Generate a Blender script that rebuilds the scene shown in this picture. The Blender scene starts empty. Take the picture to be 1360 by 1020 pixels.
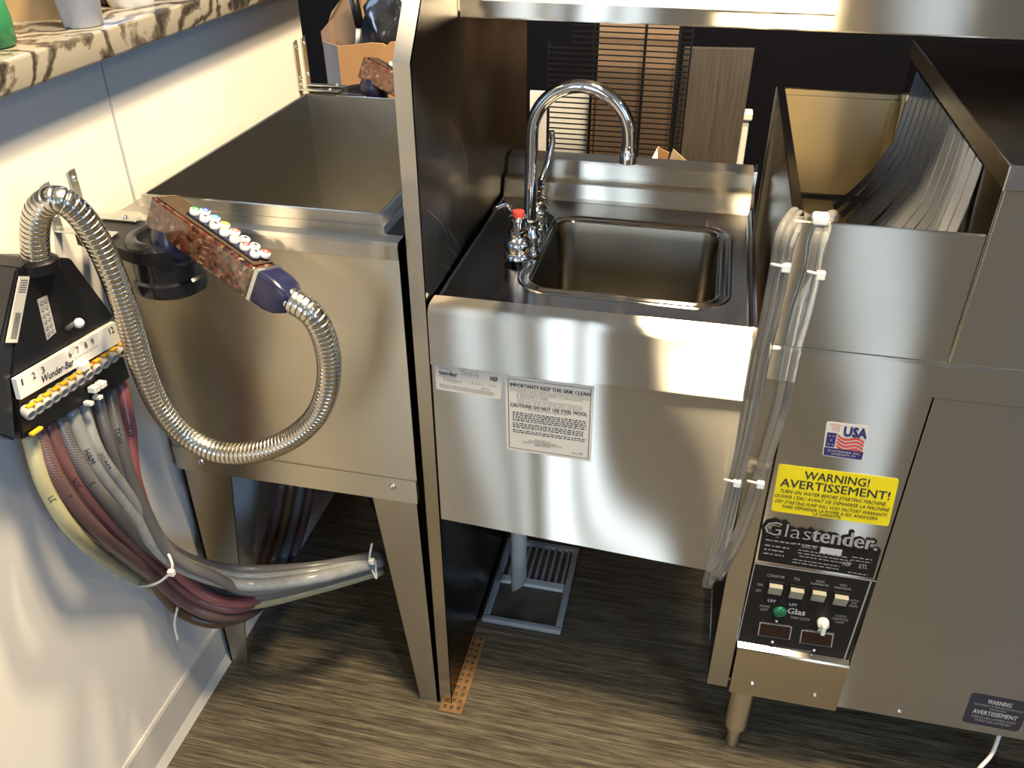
import bpy, bmesh, math, random
from mathutils import Vector, Matrix
random.seed(7)
S = bpy.context.scene
COL = S.collection
PI = math.pi
# ------------------------------------------------------------------ camera
CAM = Vector((0.26305, -0.97341, 1.38201)); PITCH, YAW, ROLL, FPX = 0.576037, 0.225168, -0.003414, 1143.59
def _axes():
    cy, sy = math.cos(YAW), math.sin(YAW)
    r = Vector((cy, sy, 0)); f = Vector((-sy*math.cos(PITCH), cy*math.cos(PITCH), -math.sin(PITCH))); u = r.cross(f)
    return (r*math.cos(ROLL)+u*math.sin(ROLL), -r*math.sin(ROLL)+u*math.cos(ROLL), f)
CR, CU, CF = _axes()
cam = bpy.data.objects.new('camera', bpy.data.cameras.new('camera')); COL.objects.link(cam)
cam.data.sensor_width = 36; cam.data.lens = 36*FPX/1360; cam.data.clip_start = .02; cam.data.clip_end = 60
m = Matrix((CR, CU, -CF)).transposed().to_4x4(); m.translation = CAM; cam.matrix_world = m
S.camera = cam
def P(u, v, ax, val):
    """photograph pixel -> point on the plane ax = val"""
    d = CF + CR*((u-680)/FPX) - CU*((v-510)/FPX)
    i = 'xyz'.index(ax); return CAM + d*((val-CAM[i])/d[i])
# ------------------------------------------------------------------ world, lights, exposure
S.view_settings.view_transform = 'Standard'; S.view_settings.look = 'None'; S.view_settings.gamma = 1
S.view_settings.exposure = 0.0
S.cycles.caustics_reflective = False; S.cycles.caustics_refractive = False
W = bpy.data.worlds.new('world'); S.world = W; W.use_nodes = True
W.node_tree.nodes['Background'].inputs[0].default_value = (.62, .72, .95, 1); W.node_tree.nodes['Background'].inputs[1].default_value = .25
def area(name, loc, target, sx, sy, power, col, shape='RECTANGLE', spread=180):
    l = bpy.data.lights.new(name, 'AREA'); l.shape = shape; l.size = sx; l.size_y = sy; l.energy = power; l.color = col; l.spread = math.radians(spread)
    o = bpy.data.objects.new(name, l); COL.objects.link(o); o.location = loc
    o.rotation_euler = (Vector(target)-Vector(loc)).to_track_quat('-Z', 'Y').to_euler(); return o
WARM = (1, .79, .51); DAY = (.72, .86, 1)
LAMPS = [(.29, .46, 80), (.43, -.36, 84), (.56, -.98, 12), (2.2, -.6, 8), (-1.6, -1.9, 8)]
for i, (x, y, e) in enumerate(LAMPS): area('ceiling_lamp', (x, y, 2.66), (x, y, 0), (.36 if y == -.36 else .17), .17, e, WARM, 'DISK')
for x0, x1, e in ((-1.14, -.93, 13), (-.80, -.73, 3), (-.56, -.34, 15), (-.26, -.13, 8), (1.18, 1.42, 6)):
    area('window_light_rear', ((x0+x1)/2, -4.05, 1.45), ((x0+x1)/2, 0, 1.45), x1-x0, 1.5, e, DAY)
area('window_light_side', (-4.3, -.2, 1.75), (0, -.2, 1.75), 2.6, 1.5, 160, (.55, .72, 1))
area('window_light_right', (3.4, -3.3, 2.15), (-.5, .2, 1.0), 1.4, .9, 68, (.32, .58, 1))
area('window_light_back', (.12, 1.46, 1.62), (.2, 0, 1.1), .7, .45, .7, (.85, .9, 1))
area('window_light_back', (-1.5, 1.44, 1.75), (-1.3, 0, 1.3), 1.3, 1.3, 30, (.45, .66, 1))
# ------------------------------------------------------------------ materials
def nmat(name):
    m = bpy.data.materials.new(name); m.use_nodes = True; nt = m.node_tree
    return m, nt, nt.nodes['Principled BSDF']
def N(nt, t, **kw):
    n = nt.nodes.new(t)
    for k, v in kw.items():
        if k[0] == '_': n.inputs[k[1:].replace('_', ' ')].default_value = v
        else: setattr(n, k, v)
    return n
def coords(nt, scale=(1, 1, 1), rot=(0, 0, 0)):
    tc = N(nt, 'ShaderNodeTexCoord'); mp = N(nt, 'ShaderNodeMapping'); mp.inputs['Scale'].default_value = scale; mp.inputs['Rotation'].default_value = rot
    nt.links.new(tc.outputs['Object'], mp.inputs[0]); return mp.outputs[0]
def ramp(nt, src, stops):
    r = N(nt, 'ShaderNodeValToRGB'); e = r.color_ramp.elements
    while len(e) < len(stops): e.new(.5)
    for k, (p, c) in enumerate(stops): e[k].position = p; e[k].color = (*c, 1) if len(c) == 3 else c
    nt.links.new(src, r.inputs[0]); return r.outputs[0]
def plain(name, col, rough=.5, metal=0, var=.08, sc=30, bump=0, **kw):
    m, nt, b = nmat(name)
    n = N(nt, 'ShaderNodeTexNoise', _Scale=sc, _Detail=3.0); nt.links.new(coords(nt), n.inputs['Vector'])
    c = ramp(nt, n.outputs[0], [(.3, [x*(1-var) for x in col]), (.7, [min(1, x*(1+var)) for x in col])])
    nt.links.new(c, b.inputs['Base Color']); b.inputs['Roughness'].default_value = rough; b.inputs['Metallic'].default_value = metal
    if bump:
        bp_ = N(nt, 'ShaderNodeBump', _Strength=bump, _Distance=.002); nt.links.new(n.outputs[0], bp_.inputs['Height']); nt.links.new(bp_.outputs[0], b.inputs['Normal'])
    for k, v in kw.items(): b.inputs[k.replace('_', ' ')].default_value = v
    return m
def steel(name, col=(.70, .665, .59), rough=.285, aniso=.88, tang=(0, 1, 1), grain=(3, 400, 400), smudge=.06, wave=.0, gs=.0, twist=0):
    m, nt, b = nmat(name)
    co = coords(nt, grain); g = N(nt, 'ShaderNodeTexNoise', _Scale=1.0, _Detail=2.0); nt.links.new(co, g.inputs['Vector'])
    s = N(nt, 'ShaderNodeTexNoise', _Scale=5.0, _Detail=4.0); nt.links.new(coords(nt), s.inputs['Vector'])
    mx = N(nt, 'ShaderNodeMath', operation='MULTIPLY_ADD'); nt.links.new(g.outputs[0], mx.inputs[0]); mx.inputs[1].default_value = .03; 
    sm = N(nt, 'ShaderNodeMath', operation='MULTIPLY'); nt.links.new(s.outputs[0], sm.inputs[0]); sm.inputs[1].default_value = .97; nt.links.new(sm.outputs[0], mx.inputs[2])
    c = ramp(nt, mx.outputs[0], [(.05, [x*(1-smudge*1.8) for x in col]), (.95, [min(1, x*(1+smudge*1.8)) for x in col])])
    out = nt.nodes['Material Output']; nt.nodes.remove(b); b = N(nt, 'ShaderNodeBsdfAnisotropic', distribution='BECKMANN'); nt.links.new(b.outputs[0], out.inputs[0]); nt.links.new(c, b.inputs['Color'])
    b.inputs['Roughness'].default_value = rough; b.inputs['Anisotropy'].default_value = -aniso
    t = N(nt, 'ShaderNodeCombineXYZ'); 
    for k in range(3): t.inputs[k].default_value = tang[k]
    nt.links.new(t.outputs[0], b.inputs['Tangent'])
    bn = None
    if gs: bn = N(nt, 'ShaderNodeBump', _Strength=gs, _Distance=.0005); nt.links.new(g.outputs[0], bn.inputs['Height'])
    if wave:
        hs = []
        for fx, fz, ph, am in ((11, -3.5, .6, 1.), (23, -5, 2.1, .35)):     # slow bow of the sheet
            d_ = N(nt, 'ShaderNodeVectorMath', operation='DOT_PRODUCT'); nt.links.new(coords(nt), d_.inputs[0]); d_.inputs[1].default_value = (fx, fx*.9, fz)
            a1 = N(nt, 'ShaderNodeMath', operation='ADD'); nt.links.new(d_.outputs['Value'], a1.inputs[0]); a1.inputs[1].default_value = ph
            s1_ = N(nt, 'ShaderNodeMath', operation='SINE'); nt.links.new(a1.outputs[0], s1_.inputs[0])
            m1 = N(nt, 'ShaderNodeMath', operation='MULTIPLY'); nt.links.new(s1_.outputs[0], m1.inputs[0]); m1.inputs[1].default_value = am; hs.append(m1)
        w = N(nt, 'ShaderNodeMath', operation='ADD'); nt.links.new(hs[0].outputs[0], w.inputs[0]); nt.links.new(hs[1].outputs[0], w.inputs[1])
        if twist:
            sx = N(nt, 'ShaderNodeSeparateXYZ'); nt.links.new(coords(nt), sx.inputs[0])
            zz = N(nt, 'ShaderNodeMath', operation='MULTIPLY_ADD'); nt.links.new(sx.outputs[2], zz.inputs[0]); zz.inputs[1].default_value = -twist/(wave*.02); zz.inputs[2].default_value = twist/(wave*.02)*.36
            xz = N(nt, 'ShaderNodeMath', operation='MULTIPLY_ADD'); nt.links.new(sx.outputs[0], xz.inputs[0]); nt.links.new(zz.outputs[0], xz.inputs[1]); nt.links.new(w.outputs[0], xz.inputs[2]); w = xz
        b2 = N(nt, 'ShaderNodeBump', _Strength=1.0, _Distance=wave*.02); nt.links.new(w.outputs[0], b2.inputs['Height']); bn = b2
    if bn: nt.links.new(bn.outputs[0], b.inputs['Normal'])
    return m
STS = steel('brushed_steel_sink', wave=.05, twist=.07)
ST = steel('brushed_steel_front', wave=.035)                       # faces seen from the front, grain along x
STB = steel('brushed_steel_bin', (.62, .56, .44), .46, .62, wave=.06)
STY = steel('brushed_steel_side', (.60, .58, .54), .27, .6, (1, 0, 1), (400, 3, 400), wave=.12)
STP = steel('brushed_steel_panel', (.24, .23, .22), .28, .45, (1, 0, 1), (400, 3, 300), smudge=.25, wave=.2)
STV = steel('brushed_steel_vertical', (.60, .585, .55), .3, .6, (1, 0, 0), (400, 400, 3))
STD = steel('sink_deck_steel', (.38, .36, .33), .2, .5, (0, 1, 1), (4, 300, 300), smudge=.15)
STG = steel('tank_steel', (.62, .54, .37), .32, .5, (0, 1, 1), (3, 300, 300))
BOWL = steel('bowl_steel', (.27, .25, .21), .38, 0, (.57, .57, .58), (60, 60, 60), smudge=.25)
CHROME = plain('chrome', (.8, .8, .8), .06, 1, .03)
ZINC = plain('zinc_plate', (.62, .66, .62), .3, 1, .1)
HOSEM = plain('flexible_steel', (.60, .56, .48), .22, 1, .05)
BLACK = plain('black_plastic', (.007, .007, .008), .4, 0, .2, Specular_IOR_Level=.3)
GLOSSBLK = plain('glossy_black_rubber', (.012, .012, .014), .22, 0, .2)
NAVY = plain('navy_plastic', (.012, .014, .045), .25, 0, .1)
PANELBLK = plain('panel_black', (.014, .013, .012), .5, 0, .1, Specular_IOR_Level=.2)
INK = plain('ink', (.02, .02, .025), .6, 0, .05)
GREYINK = plain('grey_ink', (.32, .31, .29), .6, 0, .05)
PALEINK = plain('pale_ink', (.5, .49, .46), .6, 0, .05)
WHITE = plain('white_plastic', (.8, .79, .74), .4, 0, .04)
STICKER = plain('sticker_white', (.62, .60, .54), .5, 0, .03)
YEL = plain('sticker_yellow', (.80, .66, .012), .45, 0, .03)
RED = plain('red_print', (.62, .06, .04), .5, 0, .05)
BLUEINK = plain('blue_print', (.03, .025, .13), .5, 0, .05)
CARD = plain('cardboard', (.42, .235, .10), .85, 0, .07, 12)
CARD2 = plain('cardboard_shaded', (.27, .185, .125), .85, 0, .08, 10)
PAPER = plain('white_board', (.85, .85, .83), .6, 0, .02)
BAG = plain('black_bag_film', (.02, .022, .028), .14, 0, .2, 14, bump=.9)
DARKWALL = plain('black_paint', (.005, .005, .007), .7, 0, .1, 5, Specular_IOR_Level=.05)
RUST = plain('rusty_strip', (.26, .14, .055), .7, .2, .25, 60)
PVC = plain('white_pvc', (.60, .59, .54), .35, 0, .1, 25)
TRAY = plain('drain_enamel', (.42, .42, .42), .35, 0, .15, 25)
GROUT = plain('drain_inside', (.10, .085, .06), .4, 0, .4, 20)
YELLOW = plain('amber_clip', (.75, .42, .02), .4, 0, .1)
CEILM = plain('ceiling_paint', (.62, .60, .55), .8, 0, .02, 4)
ROOMM = plain('room_paint', (.26, .20, .13), .8, 0, .05, 3)
BASEM = plain('baseboard_vinyl', (.55, .53, .49), .35, 0, .03, 8)
GREENG = plain('green_glass', (.01, .13, .055), .15, 0, .1)
LEDG = plain('display_window', (.018, .006, .005), .3, 0, .1)
def wallmat():
    m, nt, b = nmat('cream_wall_paint')
    n = N(nt, 'ShaderNodeTexNoise', _Scale=260.0, _Detail=3.0); nt.links.new(coords(nt), n.inputs['Vector'])
    d = N(nt, 'ShaderNodeTexNoise', _Scale=3.0, _Detail=5.0); nt.links.new(coords(nt), d.inputs['Vector'])
    nt.links.new(ramp(nt, d.outputs[0], [(.3, (.72, .69, .62)), (.7, (.79, .77, .71))]), b.inputs['Base Color'])
    bn = N(nt, 'ShaderNodeBump', _Strength=.12, _Distance=.001); nt.links.new(n.outputs[0], bn.inputs['Height']); nt.links.new(bn.outputs[0], b.inputs['Normal'])
    b.inputs['Roughness'].default_value = .6; return m
WALL = wallmat()
def floormat():
    m, nt, b = nmat('streaked_vinyl_floor')
    a = N(nt, 'ShaderNodeTexNoise', _Scale=1.0, _Detail=5.0, _Roughness=.65); nt.links.new(coords(nt, (15, 420, 1)), a.inputs['Vector'])
    c = N(nt, 'ShaderNodeTexNoise', _Scale=1.0, _Detail=3.0); nt.links.new(coords(nt, (4, 110, 1)), c.inputs['Vector'])
    mx = N(nt, 'ShaderNodeMath', operation='MULTIPLY_ADD'); nt.links.new(a.outputs[0], mx.inputs[0]); mx.inputs[1].default_value = .65
    s = N(nt, 'ShaderNodeMath', operation='MULTIPLY'); nt.links.new(c.outputs[0], s.inputs[0]); s.inputs[1].default_value = .35; nt.links.new(s.outputs[0], mx.inputs[2])
    nt.links.new(ramp(nt, mx.outputs[0], [(.36, (.022, .018, .012)), (.46, (.065, .054, .035)), (.54, (.13, .11, .07)), (.66, (.25, .21, .14))]), b.inputs['Base Color'])
    b.inputs['Roughness'].default_value = .5
    bn = N(nt, 'ShaderNodeBump', _Strength=.15, _Distance=.001); nt.links.new(a.outputs[0], bn.inputs['Height']); nt.links.new(bn.outputs[0], b.inputs['Normal']); return m
FLOOR = floormat()
def marble():
    m, nt, b = nmat('veined_marble')
    w = N(nt, 'ShaderNodeTexNoise', _Scale=5.0, _Detail=6.0, _Distortion=1.2); nt.links.new(coords(nt), w.inputs['Vector'])
    co = coords(nt, (1, 1, 1), (0, .5, .55)); add = N(nt, 'ShaderNodeVectorMath', operation='MULTIPLY_ADD'); nt.links.new(w.outputs[1], add.inputs[0]); add.inputs[1].default_value = (.16, .16, .16); nt.links.new(co, add.inputs[2])
    v = N(nt, 'ShaderNodeTexWave', _Scale=8.0, _Distortion=4.5, _Detail=4.0, _Detail_Scale=2.0); nt.links.new(add.outputs[0], v.inputs['Vector'])
    f = N(nt, 'ShaderNodeTexNoise', _Scale=160.0, _Detail=2.0); nt.links.new(coords(nt), f.inputs['Vector'])
    big = N(nt, 'ShaderNodeTexNoise', _Scale=6.0, _Detail=2.0); nt.links.new(coords(nt), big.inputs['Vector'])
    mx = N(nt, 'ShaderNodeMath', operation='MULTIPLY_ADD'); nt.links.new(f.outputs[0], mx.inputs[0]); mx.inputs[1].default_value = .45; nt.links.new(v.outputs[0], mx.inputs[2])
    m2 = N(nt, 'ShaderNodeMath', operation='MULTIPLY_ADD'); nt.links.new(big.outputs[0], m2.inputs[0]); m2.inputs[1].default_value = .5; nt.links.new(mx.outputs[0], m2.inputs[2])
    nt.links.new(ramp(nt, m2.outputs[0], [(.44, (.03, .026, .022)), (.60, (.075, .064, .05)), (.76, (.12, .105, .08)), (.92, (.19, .172, .14)), (1.1 if 0 else 1., (.27, .25, .205))]), b.inputs['Base Color'])
    b.inputs['Roughness'].default_value = .18; return m
MARBLE = marble()
def woodmat():
    m, nt, b = nmat('grey_brown_laminate')
    a = N(nt, 'ShaderNodeTexNoise', _Scale=1.0, _Detail=4.0); nt.links.new(coords(nt, (260, 260, 9)), a.inputs['Vector'])
    nt.links.new(ramp(nt, a.outputs[0], [(.3, (.05, .042, .035)), (.7, (.085, .072, .06))]), b.inputs['Base Color']); b.inputs['Roughness'].default_value = .5; return m
WOOD = woodmat()
def braid(name, c1, c2, fr=190.0, nb=8.0, rough=.35):
    m, nt, b = nmat(name)
    uv = N(nt, 'ShaderNodeTexCoord'); sp = N(nt, 'ShaderNodeSeparateXYZ'); nt.links.new(uv.outputs['UV'], sp.inputs[0])
    def M(op, a, b_=None, c_=None):
        n = N(nt, 'ShaderNodeMath', operation=op)
        for k, x in enumerate((a, b_, c_)):
            if x is None: continue
            if isinstance(x, (int, float)): n.inputs[k].default_value = x
            else: nt.links.new(x, n.inputs[k])
        return n.outputs[0]
    chev = M('ABSOLUTE', M('SUBTRACT', M('FRACT', M('MULTIPLY', sp.outputs[1], nb)), .5))
    t = M('FRACT', M('ADD', M('MULTIPLY', sp.outputs[0], fr*1.6), M('MULTIPLY', chev, 1.7)))
    nt.links.new(ramp(nt, t, [(.35, c1), (.55, c2)]), b.inputs['Base Color']); b.inputs['Roughness'].default_value = rough; return m
BR_GREY = braid('grey_braided_hose', (.035, .035, .042), (.19, .185, .18))
BR_RED = braid('red_braided_hose', (.20, .022, .03), (.33, .15, .14))
BR_MAROON = braid('maroon_braided_hose', (.04, .022, .026), (.16, .095, .09))
BR_PURPLE = braid('pink_brown_hose', (.12, .045, .05), (.17, .085, .085))
BR_RUST = braid('rust_brown_hose', (.06, .032, .02), (.14, .075, .04))
CREAM = plain('cream_hose_vinyl', (.34, .32, .19), .35, 0, .1)
CLEARH = plain('cloudy_white_hose', (.30, .31, .30), .25, 0, .15, 60)
DKHOSE = plain('dark_hose', (.03, .022, .02), .35, 0, .3)
GREYHOSE = plain('grey_hose', (.13, .125, .12), .35, 0, .2)
def clearmat(name, col, trans, rough=.12):
    m, nt, b = nmat(name)
    n = N(nt, 'ShaderNodeTexNoise', _Scale=90.0); nt.links.new(coords(nt), n.inputs['Vector'])
    nt.links.new(ramp(nt, n.outputs[0], [(.3, [c*.92 for c in col]), (.7, col)]), b.inputs['Base Color'])
    b.inputs['Roughness'].default_value = rough; b.inputs['Transmission Weight'].default_value = trans; b.inputs['IOR'].default_value = 1.16; return m
CLEAR = clearmat('clear_vinyl_tube', (.90, .87, .80), .86, .14)
CUPC = clearmat('clear_plastic', (.80, .84, .92), .75)
STRIPM = clearmat('grey_curtain_vinyl', (.40, .42, .45), .35, .2)
AMBER = None
def gunmat():
    m, nt, b = nmat('amber_block_plastic')
    v = N(nt, 'ShaderNodeTexVoronoi', _Scale=165.0, distance='CHEBYCHEV'); nt.links.new(coords(nt), v.inputs['Vector'])
    nt.links.new(ramp(nt, v.outputs['Color'], [(.2, (.022, .008, .005)), (.42, (.065, .017, .008)), (.6, (.12, .032, .013)), (.78, (.11, .06, .035)), (.97, (.26, .19, .12))]), b.inputs['Base Color'])
    b.inputs['Roughness'].default_value = .12; b.inputs['Coat Weight'].default_value = 1; return m
GUNM = gunmat()
# ------------------------------------------------------------------ mesh helpers (everything is given in world metres)
def sh(bm, ang=40):
    for f in bm.faces: f.smooth = True
    for e in bm.edges:
        if len(e.link_faces) == 2 and e.calc_face_angle(0) > math.radians(ang): e.smooth = False
def obj(name, bm, mat, parent=None, kind=None, label=None, smooth=None):
    bmesh.ops.recalc_face_normals(bm, faces=bm.faces)
    if smooth: sh(bm, smooth)
    me = bpy.data.meshes.new(name); org = Vector((0, 0, 0))
    p = parent
    while p is not None: org += p.location; p = p.parent
    if parent is None:
        xs = [v.co for v in bm.verts]; org = Vector(((min(c.x for c in xs)+max(c.x for c in xs))/2, (min(c.y for c in xs)+max(c.y for c in xs))/2, min(c.z for c in xs)))
    bmesh.ops.translate(bm, verts=bm.verts, vec=-org); bm.to_mesh(me); bm.free()
    me.materials.append(mat); o = bpy.data.objects.new(name, me); COL.objects.link(o)
    if parent is not None: o.parent = parent
    else: o.location = org
    if kind: o['kind'] = kind
    if label: o['label'] = label
    return o
def tag(o, label, cat, group=None):
    o['label'] = label; o['category'] = cat
    if group: o['group'] = group
    return o
def thing(name, loc, label, cat, group=None):
    o = bpy.data.objects.new(name, None); COL.objects.link(o); o.location = loc; o.empty_display_size = .05
    return tag(o, label, cat, group)
def B(): return bmesh.new()
def box(bm, x0, x1, y0, y1, z0, z1, bev=0, seg=2, M=None):
    g = bmesh.ops.create_cube(bm, size=1)['verts']
    for v in g: v.co = Vector(((x0+x1)/2+v.co.x*(x1-x0), (y0+y1)/2+v.co.y*(y1-y0), (z0+z1)/2+v.co.z*(z1-z0)))
    if bev:
        es = list({e for v in g for e in v.link_edges}); r = bmesh.ops.bevel(bm, geom=es, offset=bev, segments=seg, profile=.5, affect='EDGES')
        g = list({v for f in r['faces'] for v in f.verts} | {v for v in g if v.is_valid})
    if M is not None:
        for v in g: v.co = M @ v.co
    return bm
def prism(bm, poly, vec, bev=0):
    """poly: list of 3-D points (planar), extruded by vec"""
    a = [bm.verts.new(Vector(p)) for p in poly]; b = [bm.verts.new(Vector(p)+Vector(vec)) for p in poly]; n = len(a)
    bm.faces.new(a); bm.faces.new(b[::-1])
    for i in range(n): bm.faces.new((a[i], b[i], b[(i+1) % n], a[(i+1) % n]))
    if bev:
        bmesh.ops.recalc_face_normals(bm, faces=bm.faces)
        bmesh.ops.bevel(bm, geom=list({e for v in a+b for e in v.link_edges}), offset=bev, segments=2, affect='EDGES')
    return bm
def rrect(x0, x1, y0, y1, r, n=6):
    out = []
    for cx, cy, a0 in ((x1-r, y1-r, 0), (x0+r, y1-r, 90), (x0+r, y0+r, 180), (x1-r, y0+r, 270)):
        for k in range(n+1):
            a = math.radians(a0+90*k/n); out.append((cx+r*math.cos(a), cy+r*math.sin(a)))
    return out
def loft(bm, rings, close=False, cap0=False, cap1=False):
    V = [[bm.verts.new(Vector(p)) for p in r] for r in rings]; n = len(V[0])
    for i in range(len(V)-1):
        for j in range(n): bm.faces.new((V[i][j], V[i][(j+1) % n], V[i+1][(j+1) % n], V[i+1][j]))
    if cap0: bm.faces.new(V[0][::-1])
    if cap1: bm.faces.new(V[-1])
    return bm
def frame(axis):
    w = Vector(axis).normalized(); t = Vector((0, 0, 1)) if abs(w.z) < .9 else Vector((1, 0, 0)); u = t.cross(w).normalized(); return u, w.cross(u), w
def lathe(bm, prof, base, axis=(0, 0, 1), n=24):
    u, v, w = frame(axis); base = Vector(base); rings = []
    for r, h in prof: rings.append([base+w*h+(u*math.cos(2*PI*k/n)+v*math.sin(2*PI*k/n))*max(r, 1e-5) for k in range(n)])
    return loft(bm, rings, cap0=True, cap1=True)
def catmull(pts, step=.006):
    pts = [Vector(p) for p in pts]; q = [pts[0]*2-pts[1]]+pts+[pts[-1]*2-pts[-2]]; out = []
    for i in range(1, len(q)-2):
        L = (q[i+1]-q[i]).length; n = max(1, int(L/step))
        for k in range(n):
            t = k/n; a, b, c, d = q[i-1], q[i], q[i+1], q[i+2]
            out.append(.5*((2*b)+(c-a)*t+(2*a-5*b+4*c-d)*t*t+(3*b-a-3*c+d)*t**3))
    out.append(pts[-1]); return out
def sweep(bm, path, rad, n=12, cap=True):
    """rad: number or function(arc length); writes uv = (length m, around 0..1)"""
    uvl = bm.loops.layers.uv.verify(); T = [(path[min(i+1, len(path)-1)]-path[max(i-1, 0)]).normalized() for i in range(len(path))]
    u = frame(T[0])[0]; rings = []; s = 0; Ls = []
    for i, p in enumerate(path):
        if i: s += (p-path[i-1]).length
        u = (u-T[i]*u.dot(T[i])).normalized(); v = T[i].cross(u); r = rad(s) if callable(rad) else rad
        rings.append([bm.verts.new(p+(u*math.cos(2*PI*k/n)+v*math.sin(2*PI*k/n))*r) for k in range(n)]); Ls.append(s)
    for i in range(len(rings)-1):
        for j in range(n):
            f = bm.faces.new((rings[i][j], rings[i][(j+1) % n], rings[i+1][(j+1) % n], rings[i+1][j])); f.smooth = True
            for lp, (a, b) in zip(f.loops, ((Ls[i], j/n), (Ls[i], (j+1)/n), (Ls[i+1], (j+1)/n), (Ls[i+1], j/n))): lp[uvl].uv = (a, b)
    if cap: bm.faces.new(rings[0][::-1]); bm.faces.new(rings[-1])
    return bm
def tube(name, pts, r, mat, parent=None, n=12, step=.006, **kw):
    return obj(name, sweep(B(), catmull(pts, step), r, n), mat, parent, **kw)
# flat prints: a quad given by TL, TR, BR, BL in 3-D
def plate(name, q, thick, mat, parent, out, r=0, label=None):
    """thin plate on the quad q, its face standing 'thick' out of the surface along out"""
    out = Vector(out).normalized(); tl, tr, br, bl = [Vector(p) for p in q]
    if r:
        w = (tr-tl).length; h = (bl-tl).length
        pts = [tl+(tr-tl)*(x/w)+(bl-tl)*(y/h)+(br-tr-bl+tl)*(x/w*y/h) for x, y in rrect(0, w, 0, h, r, 4)]
    else: pts = [tl, tr, br, bl]
    bm = prism(B(), [p+out*thick for p in pts], -out*(thick+.0004)); return obj(name, bm, mat, parent, label=label)
def text(s, q, box_, mat, parent, out, thick=.0004, bold=0, shear=0, name='lettering', lift=.0008):
    """s fitted into box_=(u0,v0,u1,v1) fractions of quad q (v downward)"""
    c = bpy.data.curves.new('t', 'FONT'); c.body = s; c.offset = min(bold, 0); c.shear = shear; c.extrude = 0; c.resolution_u = 2; c.align_x = 'CENTER'
    o = bpy.data.objects.new('t', c); COL.objects.link(o); bpy.context.view_layer.update()
    me = bpy.data.meshes.new_from_object(o.evaluated_get(bpy.context.evaluated_depsgraph_get())); bpy.data.objects.remove(o)
    xs = [v.co.x for v in me.vertices]; ys = [v.co.y for v in me.vertices]; x0, x1, y0, y1 = min(xs), max(xs), min(ys), max(ys)
    tl, tr, br, bl = [Vector(p) for p in q]; out = Vector(out).normalized(); u0, v0, u1, v1 = box_
    bm = bmesh.new(); bm.from_mesh(me); bpy.data.meshes.remove(me)
    if bold > 0:                      # heavier strokes: the same letters again, nudged around
        base = list(bm.faces); ring = [(1, 0), (-1, 0)] if bold < .05 else [(math.cos(k*PI/4), math.sin(k*PI/4)) for k in range(8)]
        for i_, (ex, ey) in enumerate(ring):
            g = bmesh.ops.duplicate(bm, geom=base)['geom']; vs = [e for e in g if isinstance(e, bmesh.types.BMVert)]
            for v in vs: v.co += Vector((ex*bold*.9, ey*bold*.9, 6e-5*(i_+1)))
    for v in bm.verts:
        a = u0+(v.co.x-x0)/(x1-x0)*(u1-u0); b = v1+(v.co.y-y0)/(y1-y0)*(v0-v1)
        v.co = tl+(tr-tl)*a+(bl-tl)*b+(br-tr-bl+tl)*(a*b)+out*(lift+v.co.z)
    return obj(name, bm, mat, parent)
def bars(q, rows, mat, parent, out, name='small_print', lift=.0007):
    """lines of print too small to read: short dashes"""
    tl, tr, br, bl = [Vector(p) for p in q]; out = Vector(out).normalized(); bm = B()
    f = lambda a, b: tl+(tr-tl)*a+(bl-tl)*b+(br-tr-bl+tl)*(a*b)+out*lift
    for (u0, u1, v0, v1) in rows:
        u = u0
        while u < u1:
            w = random.uniform(.015, .05); e = min(u+w, u1)
            bm.faces.new([bm.verts.new(f(a, b)) for a, b in ((u, v0), (e, v0), (e, v1), (u, v1))]); u = e+random.uniform(.008, .016)
    return obj(name, bm, mat, parent, kind='stuff')
def screw(c, out, parent, r=.0042, mat=None, name='screw'):
    return obj(name, lathe(B(), [(r, -.0005), (r, .001), (r*.75, .0028), (r*.3, .0036)], c, out, 12), mat or CHROME, parent, smooth=50)
FY = (0, -1, 0)
# ------------------------------------------------------------------ the setting
XW = -.545
def struct(name, bm, mat, parent=None): return obj(name, bm, mat, parent, kind='structure')
struct('floor', box(B(), -4.5, 4, -4.2, 2.2, -.05, 0), FLOOR)
struct('ceiling', box(B(), -4.5, 4, -4.2, 2.2, 2.7, 2.78), CEILM)
wl = struct('wall_left', box(B(), XW-.12, XW, -2.4, .70, 0, 1.13), WALL)
bm = B(); box(bm, XW-.0005, XW+.0016, .0775, .0815, .1, 1.13); obj('panel_joint', bm, plain('joint_filler', (.42, .44, .46), .6), wl)
struct('wall_back', box(B(), -2.6, 4, 1.5, 1.6, 0, 2.7), DARKWALL)
struct('wall_rear', box(B(), -4.5, 4, -4.3, -4.2, 0, 2.7), ROOMM)
struct('wall_right', box(B(), 4, 4.1, -4.2, 1.6, 0, 2.7), ROOMM)
struct('wall_far_left', box(B(), -4.6, -4.5, -4.2, 2.2, 0, 2.7), ROOMM)
bb = prism(B(), [(XW, -2.4, 0), (XW+.016, -2.4, 0), (XW+.0145, -2.4, .002), (XW+.006, -2.4, .016), (XW+.005, -2.4, .090), (XW+.003, -2.4, .096), (XW, -2.4, .096)], (0, 3.1, 0))
struct('baseboard_left', bb, BASEM)
# ------------------------------------------------------------------ marble countertop and what stands on it
ct = B(); box(ct, -1.15, -.5, -2.4, .78, 1.13, 1.166, .004, 3)
tag(obj('countertop', ct, MARBLE, smooth=50), 'veined cream and brown marble countertop on top of the left half wall', 'countertop')
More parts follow.
